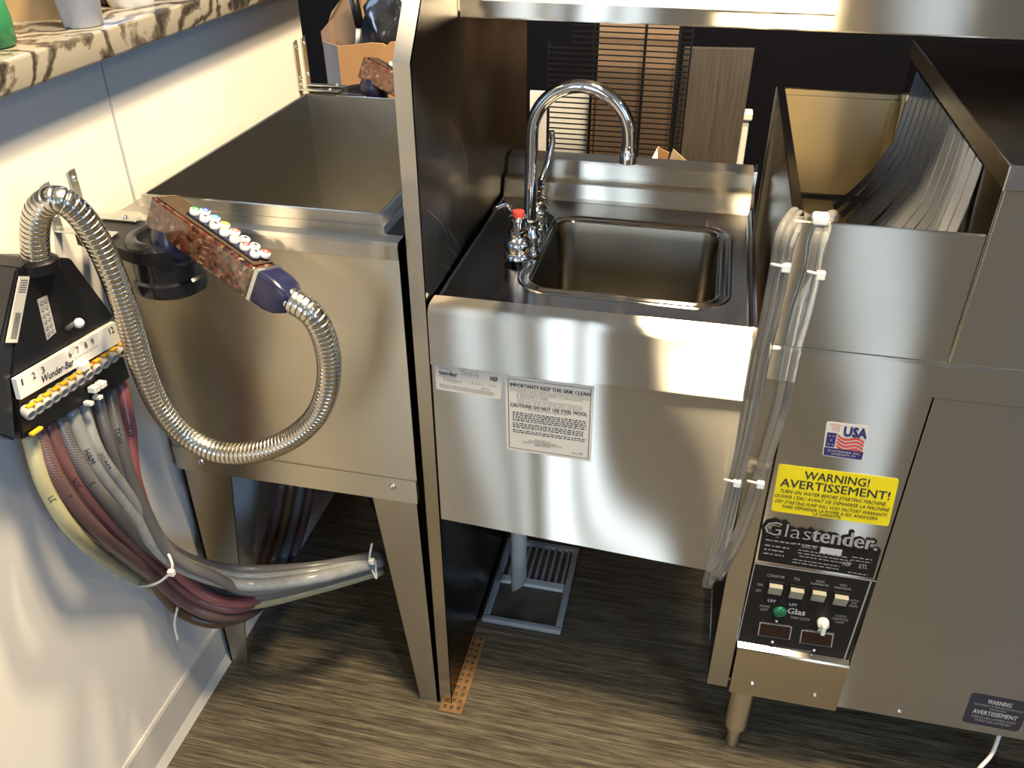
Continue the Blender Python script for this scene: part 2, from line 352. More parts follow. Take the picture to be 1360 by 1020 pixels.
# ------------------------------------------------------------------ ice bin
YB = -.008
ice = thing('ice_bin', (-.32, .28, 0), 'stainless steel ice bin with open square top, on tapered legs beside the left wall', 'ice bin')
XL, XR = -.522, -.108
bm = B()
prism(bm, [(XL, YB, .54), (XR, YB, .54), (XR, YB, .9325), (XL, YB, .9325)], (0, .003, 0))
box(bm, XL, XL+.003, YB+.003, .60, .5, .932); box(bm, XR-.003, XR, YB+.003, .60, .5, .932); box(bm, XL, XR, .597, .60, .5, .932)
obj('front_and_sides', bm, STB, ice)
bm = B()
prism(bm, [(XL-.001, YB-.004, .910), (XL-.001, YB-.0045, .929), (XL-.001, YB-.0015, .9335), (XL-.001, .014, .9335), (XL-.001, .014, .931), (XL-.001, YB-.0005, .931), (XL-.001, YB-.0005, .910)], (XR-XL+.002, 0, 0))
obj('top_lip', bm, ST, ice)
bm = B(); box(bm, XL, -.478, .014, .60, .929, .9332); box(bm, -.137, XR, .014, .60, .929, .9332); box(bm, -.478, -.137, .55, .60, .929, .9332)
obj('top_rim', bm, STY, ice)
cx0, cx1, cy0, cy1 = -.482, -.135, .012, .552
bm = B(); t = .005
for a in ((cx0, cx1, cy0, cy0+t), (cx0, cx1, cy1-t, cy1), (cx0, cx0+t, cy0+t, cy1-t), (cx1-t, cx1, cy0+t, cy1-t)): box(bm, a[0], a[1], a[2], a[3], .933, .9605, .0008, 1)
for a in ((cx0-.003, cx1+.003, cy0-.003, cy0), (cx0-.003, cx0, cy0, cy1), (cx1, cx1+.003, cy0, cy1)): box(bm, *a, .933, .9455)
obj('collar', bm, ST, ice)
LIN = steel('bin_liner_steel', (.52, .51, .48), .45, 0, (.57, .57, .58), (60, 60, 60), smudge=.12)
bm = B(); ins = .03
e_ = .0004; r0 = [(cx0+t+e_, cy0+t+e_, .9602), (cx1-t-e_, cy0+t+e_, .9602), (cx1-t-e_, cy1-t-e_, .9602), (cx0+t+e_, cy1-t-e_, .9602)]
r1 = [(x, y, .56) for x, y, z in r0]
loft(bm, [r0, r1], cap1=True)
obj('liner', bm, LIN, ice)
bm = B(); prism(bm, [(-.522, YB-.003, .541), (XR-.0005, YB-.003, .541), (XR-.0005, YB-.003, .4965), (-.522, YB-.003, .4955)], (0, .0028, 0)); box(bm, -.5, XR-.01, YB+.01, .59, .497, .50)
ap = obj('bottom_flange', bm, STB, ice); screw(P(521.8, 646, 'y', YB-.003), FY, ice, .006)
screw((-.475, YB-.003, .517), FY, ice, .006)
def leg(poly, side, y, s=1):
    bm = prism(B(), [(x, y, z) for x, z in poly], (0, .003*s, 0)); a, b = side
    prism(bm, [(a[0], y, a[1]), (b[0], y, b[1]), (b[0], y+.035*s, b[1]), (a[0], y+.07*s, a[1])], (.003 if a[0] < -.3 else -.003, 0, 0)); return bm
STL = steel('bin_leg_steel', (.50, .46, .38), .42, .5)
for y, s in ((YB+.009, 1), (.592, -1)):
    obj('leg', leg([(-.189, .4965), (-.112, .4965), (-.1035, 0), (-.139, 0)], ((-.112, .4965), (-.1035, 0)), y, s), STL, ice)
    obj('leg', leg([(-.522, .4955), (-.434, .4955), (-.494, 0), (-.529, 0)], ((-.522, .4955), (-.529, 0)), y, s), STL, ice)
# ------------------------------------------------------------------ end panel
PX0, PX1 = -.0995, -.0785
ep = thing('end_panel', (-.088, .32, 0), 'tall stainless steel end panel with clipped top corner, between ice bin and hand sink', 'panel')
prof = [(0, .004), (0, 1.154), (.100, 1.272), (.655, 1.30), (.655, .004)]
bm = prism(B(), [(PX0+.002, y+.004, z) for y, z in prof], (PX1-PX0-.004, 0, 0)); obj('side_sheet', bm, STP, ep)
bm = B()
box(bm, PX0, PX1, 0, .005, 0, 1.154); prism(bm, [(PX0, 0, 1.154), (PX0, .100, 1.272), (PX0, .103, 1.268), (PX0, .005, 1.152)], (PX1-PX0, 0, 0))
obj('front_edge_strip', bm, STV, ep)
SCR = plain('bright_scratch', (.55, .52, .46), .3, 1, .1)
for px in ([(583, 144), (603, 170), (615, 195), (621, 240), (625, 310)], [(560, 272), (578, 288), (590, 303), (596, 318)], [(590, 323), (606, 340), (613, 357)], [(592, 296), (600, 312), (610, 330), (612, 345)], [(582, 350), (596, 356), (606, 366)]):
    pts = catmull([P(u, v, 'x', PX1-.002) for u, v in px], .006); bm = B(); n_ = len(pts)
    for i in range(n_-1):
        w0 = .0007*math.sin(PI*i/(n_-1))+.0002; w1 = .0007*math.sin(PI*(i+1)/(n_-1))+.0002; a_, b_ = pts[i], pts[i+1]
        bm.faces.new([bm.verts.new((PX1-.0018, p.y+w, p.z)) for p, w in ((a_, -w0), (b_, -w1), (b_, w1), (a_, w0))])
    obj('scratch', bm, SCR, ep)
# ------------------------------------------------------------------ hand sink
SX0, SX1 = -.0765, .3525
sk = thing('hand_sink', (.138, .27, .44), 'stainless steel hand sink with square bowl and deep front apron', 'sink')
ZD = .832
# rolled front rail
bm = B(); prf = [(.0035, .750), (.0005, .7495), (-.0012, .7505), (-.0012, .753), (0.0, .755), (0.0, .828), (.0007, .8320), (.0028, .8355), (.0060, .8385), (.0100, .8400), (.0140, .8405), (.036, .8405), (.038, .838), (.038, ZD), (.035, ZD), (.035, .8385), (.009, .8385), (.0035, .834)]
prism(bm, [(SX0, y, z) for y, z in prf], (SX1+.004-SX0, 0, 0)); obj('front_rail', bm, STS, sk, smooth=50)
qa = [Vector((SX0, .004, .7505)), Vector((.361, .004, .7505)), P(962, 762, 'y', .004), P(588.3, 689.3, 'y', .004)]
qa[2].x = .361; qa[3].x = SX0
obj('apron', prism(B(), qa, (0, .003, 0)), STS, sk)
bm = B(); box(bm, SX1, SX1+.003, .008, .53, .75, .836); box(bm, SX0+.001, SX0+.003, .008, .53, .75, .834); box(bm, SX0, SX1, .525, .53, .70, .83); obj('side_sheet', bm, STY, sk)
# deck with bowl opening
ox0, ox1, oy0, oy1 = .040, .300, .108, .360
bm = B(); inner = rrect(ox0, ox1, oy0, oy1, .03, 6)
# ring of points on the outer rectangle matching each inner point
def outer(px, py, X0, X1, Y0, Y1):
    cx, cy = (ox0+ox1)/2, (oy0+oy1)/2; dx, dy = px-cx, py-cy; hx0 = (ox1-ox0)/2; hy0 = (oy1-oy0)/2
    if abs(dx)/hx0 > abs(dy)/hy0: return (X1 if dx > 0 else X0), min(max(py, Y0), Y1)
    return px, (Y1 if dy > 0 else Y0)
X0, X1, Y0, Y1 = SX0+.003, SX1-.008, .038, .444
n6 = 7; corners = {3: (X1, Y1), 10: (X0, Y1), 17: (X0, Y0), 24: (X1, Y0)}
outr = [corners[i] if i in corners else outer(px, py, X0, X1, Y0, Y1) for i, (px, py) in enumerate(inner)]
def off(pts, d): 
    cx, cy = (ox0+ox1)/2, (oy0+oy1)/2; hx = (ox1-ox0)/2; hy = (oy1-oy0)/2
    return rrect(ox0-d, ox1+d, oy0-d, oy1+d, .03+d, 6)
rg = lambda d, z: [(x, y, z) for x, y in off(inner, d)]
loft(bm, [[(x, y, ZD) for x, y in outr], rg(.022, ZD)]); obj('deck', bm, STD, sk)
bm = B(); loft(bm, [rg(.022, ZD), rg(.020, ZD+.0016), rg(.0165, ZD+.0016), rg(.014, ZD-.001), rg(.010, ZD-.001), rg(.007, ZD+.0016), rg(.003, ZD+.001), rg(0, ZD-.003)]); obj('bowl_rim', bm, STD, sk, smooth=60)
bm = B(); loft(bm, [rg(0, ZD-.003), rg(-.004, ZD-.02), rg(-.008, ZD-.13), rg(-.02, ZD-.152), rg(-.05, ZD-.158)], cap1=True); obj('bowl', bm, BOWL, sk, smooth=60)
dr = (.17, .235, ZD-.157)
obj('drain_cap', lathe(B(), [(.030, 0), (.030, .002), (.024, .003), (.020, -.001), (.004, -.001), (.003, .004)], dr, (0, 0, 1), 24), CHROME, sk, smooth=50)
# stepped splash at the back and rolled right edge
bm = B(); prf = [(.443, ZD), (.450, ZD+.004), (.455, .8585), (.458, .8605), (.479, .8605), (.483, .8635), (.4865, .886), (.490, .889), (.532, .889), (.532, .70), (.528, .70), (.528, .885), (.492, .885), (.482, .857), (.458, .857), (.452, .83), (.443, ZD-.002)]
prism(bm, [(SX0, y, z) for y, z in prf], (SX1-SX0-.006, 0, 0)); obj('back_splash', bm, STS, sk, smooth=35)
bm = B(); prf = [(SX1-.010, ZD), (SX1-.0075, ZD+.001), (SX1-.006, ZD+.007), (SX1-.003, ZD+.009), (SX1, ZD+.008), (SX1, ZD-.01), (SX1-.010, ZD-.002)]
prism(bm, [(x, .038, z) for x, z in prf], (0, .446, 0))
prism(bm, [(SX1-.006, .444, ZD), (SX1-.006, .484, .862), (SX1-.006, .49, .891), (SX1-.006, .532, .891), (SX1-.006, .532, ZD)], (.006, 0, 0)); obj('right_rim', bm, STY, sk, smooth=50)
# stickers on the apron
ya = .004
q = [P(671, 498, 'y', ya), P(789.4, 513, 'y', ya), P(784.7, 613, 'y', ya), P(673, 596.5, 'y', ya)]
s1 = plate('instruction_label', q, .0004, STICKER, sk, FY, label='white printed instruction label')
text('IMPORTANT!! KEEP THIS SINK CLEAN', q, (.055, .085, .955, .132), INK, s1, FY, bold=.03)
text('CAUTION!! DO NOT USE STEEL WOOL.', q, (.055, .345, .945, .392), INK, s1, FY, bold=.03)
sm = ['After cleaning, flow water and/or by allowing to contact with air for', 'an average. For stains without appliance use any of the following:', '1. Dishwashing soap recommended for your stainless appliance.', '2. Ammonia in water.', '3. Detergent in water.', '4. Solution made of a standard baking soda, borax or', 'warm rinse with hot soapy water, rinse well', 'and dry. Rub in direction of grain.']
vv = [.148, .172, .196, .220, .244, .268, .292, .316]
for k, l in enumerate(sm): text(l, q, (.06 if k < 2 else .13, vv[k], (.95 if k < 2 else .5 if k in (3, 4) else .88), vv[k]+.017), INK, s1, FY)
text('Never Scrub the stainless appliance vapor', q, (.26, .402, .72, .420), INK, s1, FY)
bars(q, [(.08, .93, .46+.026*k, .472+.026*k) for k in range(5)]+[(.08, .9, .605+.026*k, .617+.026*k) for k in range(3)]+[(.08, .93, .70+.026*k, .712+.026*k) for k in range(2)], INK, s1, FY)
text('Glastender, Inc.\n5400 North Michigan Road\nSaginaw, Michigan 48604-9780 U.S.A.\n(989) 752-4275', q, (.20, .80, .66, .895), INK, s1, FY)
text('Item 1098', q, (.78, .90, .90, .92), INK, s1, FY)
bm = B()
f4 = lambda a, b: q[0]+(q[1]-q[0])*a+(q[3]-q[0])*b+(q[2]-q[1]-q[3]+q[0])*(a*b)+Vector(FY)*.0007
for a0, b0, a1, b1 in ((.03, .035, .97, .041), (.03, .959, .97, .965), (.03, .035, .037, .965), (.963, .035, .97, .965)):
    bm.faces.new([bm.verts.new(f4(a, b)) for a, b in ((a0, b0), (a1, b0), (a1, b1), (a0, b1))])
obj('printed_border', bm, INK, s1)
q = [P(577.6, 485.4-4, 'y', ya), P(665.9, 497.6, 'y', ya), P(665.4, 530.6, 'y', ya), P(579.5, 516.5, 'y', ya)]
s2 = plate('serial_label', q, .0004, STICKER, sk, FY, r=.004, label='white rating label with rounded corners')
text('tender', q, (.06, .22, .34, .40), INK, s2, FY, bold=.03); text('Glas', q, (.06, .08, .24, .20), GREYINK, s2, FY); text('NSF', q, (.84, .12, .95, .30), INK, s2, FY, bold=.04)
text('DHS14', q, (.40, .12, .66, .28), GREYINK, s2, FY); text('MODEL', q, (.38, .03, .47, .09), GREYINK, s2, FY)
text('P10000614', q, (.12, .50, .40, .62), GREYINK, s2, FY); text('0.53.1', q, (.56, .46, .72, .56), GREYINK, s2, FY); text('115V', q, (.82, .44, .93, .54), GREYINK, s2, FY); text('60 Hz', q, (.70, .62, .84, .72), GREYINK, s2, FY)
bars(q, [(.06, .9, .76, .80), (.06, .9, .84, .88), (.06, .3, .44, .47)], GREYINK, s2, FY)
# ------------------------------------------------------------------ faucet
fc = thing('faucet', (.018, .26, ZD), 'chrome two-handle faucet with tall gooseneck spout standing on the sink deck', 'faucet')
bm = B(); pts = rrect(-.006, .040, .185, .345, .02, 6); loft(bm, [[(x, y, ZD) for x, y in pts], [(x, y, ZD+.010) for x, y in pts], [(.017+(x-.017)*.85, .265+(y-.265)*.95, ZD+.016) for x, y in pts]], cap0=True, cap1=True)
obj('base_plate', bm, CHROME, fc, smooth=50)
def valve(y, ringc, lv, lw):
    c = (.008, y, ZD+.008)
    b1 = obj('valve_body', lathe(B(), [(.022, 0), (.022, .004), (.0175, .009), (.0215, .019), (.0205, .026), (.013, .032), (.016, .036), (.016, .044), (.010, .047), (.010, .056), (.013, .058), (.013, .063), (.006, .066)], c, (0, 0, 1), 28), CHROME, fc, smooth=45)
    obj('index_ring', lathe(B(), [(.0085, .060), (.010, .064), (.0085, .071), (.003, .073)], c, (0, 0, 1), 20), ringc, fc, smooth=50, label='coloured index cap')
    a = Vector(c)+Vector((0, 0, .062)); pts = [a]+[a+Vector(d) for d in lv]
    obj('lever', sweep(B(), catmull(pts, .004), lw, 10), CHROME, fc)
valve(.186, RED, [(-.010, .010, .001), (-.022, .022, .007), (-.029, .006, .012), (-.032, -.012, .014)], .0038)
valve(.318, NAVY, [(.006, .012, .008), (.013, .026, .030), (.018, .034, .058), (.016, .036, .078)], .0045)
arc = []; yc = .252; R_ = .071
z0 = ZD+.012; xa = .012
cxx = .0845; ztop = 1.005
path = [Vector((xa, yc, z0)), Vector((xa+.0005, yc, z0+.06)), Vector((xa+.001, yc, z0+.12))]
for k in range(0, 17):
    a = PI-PI*k/16; path.append(Vector((cxx+R_*math.cos(a), yc-.004*k/16, ztop+R_*math.sin(a))))
path.append(Vector((cxx+R_+.0005, yc-.004, ztop-.012)))
obj('spout', sweep(B(), catmull(path, .006), .0098, 20), CHROME, fc)
obj('aerator', lathe(B(), [(.0098, 0), (.0115, .001), (.0115, .010), (.0125, .012), (.0125, .026), (.0100, .0265)], (cxx+R_, yc-.004, ztop-.006), (0, 0, -1), 24), CHROME, fc, smooth=50)
obj('spout_collar', lathe(B(), [(.018, 0), (.018, .006), (.014, .010), (.014, .028), (.0115, .030)], (xa, yc, z0), (0, 0, 1), 24), CHROME, fc, smooth=50)
# ------------------------------------------------------------------ glass washer
gw = thing('glass_washer', (.68, .32, 0), 'large stainless steel glass washer with control panel at right of the sink', 'glass washer')
GX0, GX1, XH = .369, .985, .577
gapL = [P(1011, 500, 'y', 0), P(1001, 745, 'y', 0), P(968, 907, 'y', 0)]
xg = sum(p.x for p in gapL[1:])/2
xg2 = sum(P(*a, 'y', 0).x for a in ((1239.5, 522), (1207.8, 620), (1113.5, 938)))/3
zs, zb_ = .8025, .193
bm = B(); prism(bm, [(GX0, 0, .789), (GX0, -.004, .791), (GX0, -.004, .835), (GX0, -.001, .8385), (GX0, .006, .8385), (GX0, .006, .789)], (GX1-GX0, 0, 0)); obj('front_strip', bm, ST, gw)
bm = B(); box(bm, GX0, xg-.0012, -.001, .012, .189, .7888, .001, 1); obj('corner_post', bm, STV, gw)
# access panel: upper flat part, control recess, ledge and lower box
xa0, xa1 = xg+.0012, xg2-.0012
zl = P(975.7, 860, 'y', -.012).z; zc = zl
bm = B(); prism(bm, [(xa0, 0, .7888), (xa0, 0, zl+.004), (xa0, .006, zl+.004), (xa0, .006, .7888)], (xa1-xa0, 0, 0)); obj('access_panel', bm, ST, gw)
bm = B(); prism(bm, [(xa0, .003, zl+.004), (xa0, -.009, zl-.001), (xa0, -.011, zl-.004), (xa0, -.011, .1915), (xa0, .003, .1915)], (xa1-xa0, 0, 0)); obj('lower_cover', bm, steel('buffed_steel', (.66, .60, .5), .22, .3, wave=.15), gw)
bm = B(); box(bm, xg2+.0012, GX1, -.001, .008, .190, .7888, .001, 1); obj('side_front_panel', bm, ST, gw)
bm = B(); box(bm, GX0+.001, GX1-.002, .012, .62, .192, .199); obj('base_pan', bm, STY, gw)
# upper front panel, left wall, tank walls
bm = B(); box(bm, GX0+.001, XH-.0015, .0, .005, .839, 1.0025, .0012, 1); obj('upper_front_panel', bm, ST, gw)
bm = B(); prism(bm, [(GX0+.002, .006, .195), (GX0+.002, .006, 1.0025), (GX0+.002, .625, 1.0025), (GX0+.002, .625, .195)], (.005, 0, 0)); box(bm, GX0+.002, GX0+.014, .01, .625, .999, 1.004, .001, 1); obj('left_side_panel', bm, STY, gw)
bm = B(); box(bm, GX0+.008, XH+.004, .605, .61, .822, 1.003); box(bm, GX0+.008, XH, .598, .606, .993, 1.0035, .001, 1); box(bm, XH-.022, XH-.004, .590, .604, .81, .995, .003); obj('tank_back_wall', bm, STG, gw)
bm = B(); box(bm, GX0+.008, XH, .006, .605, .806, .810); obj('tank_floor', bm, STG, gw)
bm = B(); box(bm, GX0, GX1, .62, .625, .19, 1.0); box(bm, GX1-.004, GX1, .008, .62, .19, .84); obj('rear_and_right_panel', bm, STY, gw)
# tall hood
bm = B(); box(bm, XH+.001, GX1, -.001, .004, .839, 1.056, .001, 1); obj('hood_front', bm, ST, gw)
bm = B(); box(bm, XH, XH+.004, .004, .625, .840, 1.056); obj('hood_side', bm, STY, gw)
bm = B(); box(bm, XH-.003, GX1+.003, -.006, .63, 1.056, 1.0835, .0012, 1); obj('hood_cap', bm, steel('hood_cap_steel', (.5, .48, .46), .36, .4, (0, 1, 1), (4, 200, 200), smudge=.2), gw)
for k in range(13):
    y0 = .09+.036*k; d = .055+.010*math.sin(k*1.7); w = .030; bm = B()
    pr = [(XH-.001, 1.052), (XH-.004, 1.0), (XH-.010, .94), (XH-.022-d*.15, .89), (XH-.03-d*.45, .85), (XH-.035-d*.75, .822)]
    pr2 = [(x-.0015, z) for x, z in pr][::-1]
    prism(bm, [(x, y0, z) for x, z in pr+pr2], (0, w, 0)); obj('curtain_strip', bm, STRIPM, gw, smooth=30)
for x, y in ((.434, .036), (.93, .036), (.434, .58), (.93, .58)):
    bm = lathe(B(), [(.0215, .192), (.0215, .064), (.0205, .056), (.0130, .052), (.0130, .006), (.011, 0)], (x, y, 0), (0, 0, 1), 28); obj('leg', bm, steel('leg_steel', (.75, .71, .64), .25, .3, (0, 0, 1), (200, 200, 5)) if x < .5 and y < .1 else STV, gw, smooth=25)
# stickers and controls
Y0 = 0.0
def Q(a, y=Y0): return [P(u, v, 'y', y) for u, v in a]
q = Q([(1098, 559.4), (1155, 566), (1145.5, 612), (1092, 604.7)])
u_ = plate('usa_sticker', q, .0003, STICKER, gw, FY, r=.003, label='pale sticker with flag and the word USA')
text('USA', q, (.44, .08, .97, .34), BLUEINK, u_, FY, bold=.05); text('PROUDLY\nMADE\nIN THE', q, (.10, .04, .38, .24), RED, u_, FY)
qq = lambda a, b, w=.0007: q[0]+(q[1]-q[0])*a+(q[3]-q[0])*b+(q[2]-q[1]-q[3]+q[0])*(a*b)+Vector(FY)*w
bm = B()
for k in range(4):
    top = [(.30+.65*t_, .42+.10*k+.07*math.sin(t_*6.0)-.08*(1-t_)+.08*t_) for t_ in [i/10 for i in range(11)]]
    for i in range(10):
        (a, b), (a2, b2) = top[i], top[i+1]; bm.faces.new([bm.verts.new(qq(*p)) for p in ((a, b-.03), (a2, b2-.03), (a2, b2+.03), (a, b+.03))])
obj('flag_stripes', bm, RED, u_)
bm = B(); bm.faces.new([bm.verts.new(qq(*p)) for p in ((.02, .74), (.98, .74), (.97, .97), (.03, .97))]); bm.faces.new([bm.verts.new(qq(*p)) for p in ((.05, .30), (.28, .30), (.26, .71), (.04, .71))]); obj('blue_band', bm, BLUEINK, u_)
text('GLASTENDER, INC.\nSAGINAW, MI', q, (.10, .78, .92, .93), PALEINK, u_, FY, lift=.0012); text('* *\n * \n* *', q, (.08, .36, .24, .66), PALEINK, u_, FY, lift=.0012)
q = Q([(1034.4, 616), (1194.5, 636), (1180, 699), (1024, 678)])
w_ = plate('warning_sticker', q, .0004, YEL, gw, FY, r=.004, label='yellow warning sticker')
text('WARNING!', q, (.23, .07, .77, .235), INK, w_, FY, bold=.014)
text('AVERTISSEMENT!', q, (.04, .275, .955, .445), INK, w_, FY, bold=.014)
text('TURN ON WATER BEFORE STARTING MACHINE.', q, (.05, .50, .94, .575), INK, w_, FY, shear=.3, bold=.012)
text("OUVRIR L'EAU AVANT DE DÉMARRER LA MACHINE", q, (.01, .595, .98, .685), INK, w_, FY, shear=.3, bold=.012)
text('DRY STARTING PUMP WILL VOID FACTORY WARRANTY.', q, (.02, .73, .97, .80), INK, w_, FY, shear=.3, bold=.012)
text('FAIRE DÉMARRER LA POMPE À SEC ANNULERA', q, (.09, .815, .90, .895), INK, w_, FY, bold=.012)
text('LA GARANTIE.', q, (.36, .905, .60, .97), INK, w_, FY, bold=.012)
q = Q([(1012.6, 705), (1170.7, 729), (1159.5, 768), (1006, 743.5)])
d_ = plate('data_plate', q, .0004, PANELBLK, gw, FY, r=.003, label='black rating plate with maker name')
ql = Q([(1016, 687.5), (1171, 710.5), (1166, 732), (1011, 709)], 0)
text('Glastender.', ql, (.0, .0, 1.0, 1.0), PANELBLK, d_, FY, bold=.075, name='logo_outline', lift=.0009)
text('Glas', ql, (.015, .06, .42, .92), PANELBLK, d_, FY, bold=.02, lift=.0018, name='logo_letters'); text('tender.', ql, (.43, .06, .985, .94), GREYINK, d_, FY, bold=.03, lift=.0018, name='logo_letters')
text('Glas', ql, (.015, .10, .42, .90), GREYINK, d_, FY, bold=-.012, lift=.0023, name='logo_letters')
bars(q, [(.04, .16, .10, .14), (.04, .3, .24, .28), (.04, .25, .42, .46), (.04, .22, .56, .60), (.04, .22, .70, .74), (.28, .5, .22, .26), (.33, .75, .42, .45), (.33, .78, .52, .55), (.35, .8, .62, .65), (.30, .7, .76, .79), (.30, .7, .86, .89), (.78, .95, .38, .41), (.78, .95, .48, .51), (.78, .95, .9, .93)], GREYINK, d_, FY)
plate('serial_strip', [q[0]+(q[1]-q[0])*a+(q[3]-q[0])*b-Vector((0, .0006, 0)) for a, b in ((.51, .22), (.69, .22), (.69, .42), (.51, .42))], .0003, PALEINK, d_, FY)
text('MODEL  GW24', q, (.05, .02+.04, .24, .13), GREYINK, d_, FY); text('SERIAL No.', q, (.35, .24, .48, .34), GREYINK, d_, FY)
for a, s_ in ((.72, 'NSF'), (.86, 'ETL')): text(s_, q, (a, .58, a+.07, .72), GREYINK, d_, FY, bold=.02)
qc = Q([(1002, 747), (1164, 771), (1125, 882), (978.5, 852.5)], -.0)
c_ = plate('control_panel', qc, .0004, PANELBLK, gw, FY, label='black control panel with switches')
cf = lambda a, b, w=.0007: qc[0]+(qc[1]-qc[0])*a+(qc[3]-qc[0])*b+(qc[2]-qc[1]-qc[3]+qc[0])*(a*b)+Vector(FY)*w
bm = B()
for a0, b0, a1, b1 in ((.0, .0, 1, .012), (.0, .988, 1, 1), (0, 0, .008, 1), (.955, 0, .968, 1)): bm.faces.new([bm.verts.new(cf(a, b)) for a, b in ((a0, b0), (a1, b0), (a1, b1), (a0, b1))])
obj('panel_outline', bm, GREYINK, c_)
YC = -.0004
def at(u, v, y=YC): return P(u, v, 'y', y)
for u, v, on in ((1029, 783, 1), (1057, 788.5, 1), (1086, 792, 0), (1115.4, 797.5, 0)):
    c = at(u, v); s_ = obj('rocker_switch', box(B(), c.x-.0125, c.x+.0125, -.003, .0, c.z-.019, c.z+.019, .001, 1), BLACK, gw, label='black framed rocker switch')
    bm = B(); prism(bm, [(c.x-.0095, -.003, c.z+.014), (c.x-.0095, -.0095, c.z+.012), (c.x-.0095, -.004, c.z-.006), (c.x-.0095, -.003, c.z-.008)], (.019, 0, 0)); obj('rocker', bm, plain('rocker_ivory', (.32, .30, .22), .4), s_)
for (u0, u1, v0, s_) in ((1015, 1036, 790, 'OFF'), (1045, 1065, 795.5, 'OFF')):
    pass
def small(s_, u, v, w, h, mat=GREYINK, bold=0):
    """lettering centred on pixel u, v; w, h in pixels"""
    qq_ = [P(u-w/2, v-h/2-w/2*.14, 'y', YC), P(u+w/2, v-h/2+w/2*.14, 'y', YC), P(u+w/2-h*.2, v+h/2+w/2*.14, 'y', YC), P(u-w/2-h*.2, v+h/2-w/2*.14, 'y', YC)]
    return text(s_, qq_, (0, 0, 1, 1), mat, c_, FY, bold=bold, lift=.0006)
small('OFF', 1025.7, 797, 11, 5, PALEINK, .04); small('OFF', 1054, 802, 11, 5, PALEINK, .04)
small('CONVEYOR', 1031, 765, 23, 3.6); small('FILL', 1059.5, 768.5, 8, 3.6); small('DRAIN\nPUMP/HEATER', 1090, 774, 24, 7); small('WASH\nPUMP/HEATER', 1120.5, 779, 22, 7)
small('ON', 1009.5, 776, 7, 3.5); small('OFF', 1007.5, 784, 7, 3.5); small('AUTO\nOFF\nPRIME', 1135, 801, 12, 10); small('POWER\nLIGHT', 1016, 807, 13, 7); small('Glas', 1058.6, 812, 23, 7.5, PALEINK, .03); small('TANK CLOCK', 1063, 821, 26, 3.5); small('CHECK\nCHEMICAL\nLIGHT', 1117, 822, 22, 11)
small('RINSE WATER TEMP', 1031, 829, 38, 2.6); small('WASH WATER TEMP', 1089, 839, 38, 2.6); small('WASH TANK TEMPERATURE', 1052, 862, 50, 2.6)
c = at(1035.8, 812); obj('indicator_lamp', lathe(B(), [(.0105, 0), (.0105, .002), (.0085, .0045), (.004, .0058)], c, FY, 24), GREENG, gw, smooth=50, label='green indicator lamp')
c = at(1093, 825); kb = obj('knob', lathe(B(), [(.0085, 0), (.009, .002), (.008, .010), (.007, .011)], c, FY, 20), WHITE, gw, smooth=50, label='ivory knob'); obj('knob_grip', box(B(), c.x-.003, c.x+.003, -.020, -.010, c.z-.011, c.z+.008, .001, 1), WHITE, kb)
for u, v in ((1029, 838), (1084.5, 848)):
    c = at(u, v); qd = [P(u-22+2, v-8.5-3, 'y', YC), P(u+22+1, v-8.5+3, 'y', YC), P(u+22-2, v+8.5+3, 'y', YC), P(u-22-1, v+8.5-3, 'y', YC)]
    dd = plate('display', qd, .0006, GREYINK, gw, FY, label='temperature display window'); mid = sum(qd, Vector())/4
    plate('display_glass', [mid+(p-mid)*.93-Vector((0, .0006, 0)) for p in qd], .0003, LEDG, dd, FY)
for u, v in ((1031.3, 824), (1025.7, 852), (1081, 863), (1088, 836)): screw(at(u, v), FY, gw, .003)
for u, v, y in ((999, 908, -.011), (1082.5, 923.4, -.011), (1194.5, 944.5, -.001)): screw(P(u, v, 'y', y), FY, gw, .0038)
q = Q([(1291, 919), (1372, 934), (1352, 972), (1277, 958)], -.001)
b_ = plate('warning_plate', q, .0005, plain('dark_blue_grey_plate', (.03, .03, .045), .4), gw, FY, r=.006, label='dark warning plate with rounded corners')
text('WARNING', q, (.30, .12, .70, .26), PALEINK, b_, FY, bold=.03); text('AVERTISSEMENT', q, (.12, .50, .88, .64), PALEINK, b_, FY, bold=.03)
text('DISCONNECT POWER BEFORE SERVICING\nTHIS MACHINE', q, (.10, .30, .92, .46), GREYINK, b_, FY); text("DÉBRANCHER L'APPAREIL AVANT\nD'EFFECTUER L'ENTRETIEN", q, (.12, .68, .90, .88), GREYINK, b_, FY)
# ------------------------------------------------------------------ overshelf with white sheet
os_ = thing('overshelf', (.45, .4, 1.166), 'stainless steel shelf fixed over the sink and the glass washer', 'shelf')
YS = .215; SHX0 = PX1
bm = B(); prism(bm, [(SHX0, YS, 1.166), (SHX0, YS-.001, 1.168), (SHX0, YS-.001, 1.243), (SHX0, YS+.002, 1.245), (SHX0, YS+.006, 1.243), (SHX0, YS+.004, 1.172), (SHX0, .63, 1.172), (SHX0, .63, 1.166)], (1.35, 0, 0)); obj('shelf_tray', bm, ST, os_)
box_b = B(); box(box_b, 1.20, 1.24, .30, .55, 1.0, 1.166); obj('bracket', box_b, STV, os_)
yl = YS-.0012; a_, b2_ = P(640, 1.5, 'y', yl), P(1110, 19.5, 'y', yl)
bm = B(); prism(bm, [(a_.x, yl, a_.z+.001), (b2_.x, yl, b2_.z), (b2_.x+.002, yl, b2_.z+.05), (a_.x, yl, b2_.z+.05)], (0, -.001, 0))
tag(obj('white_sheet', bm, PAPER), 'blank white sheet fixed along the front lip of the steel shelf', 'sheet')
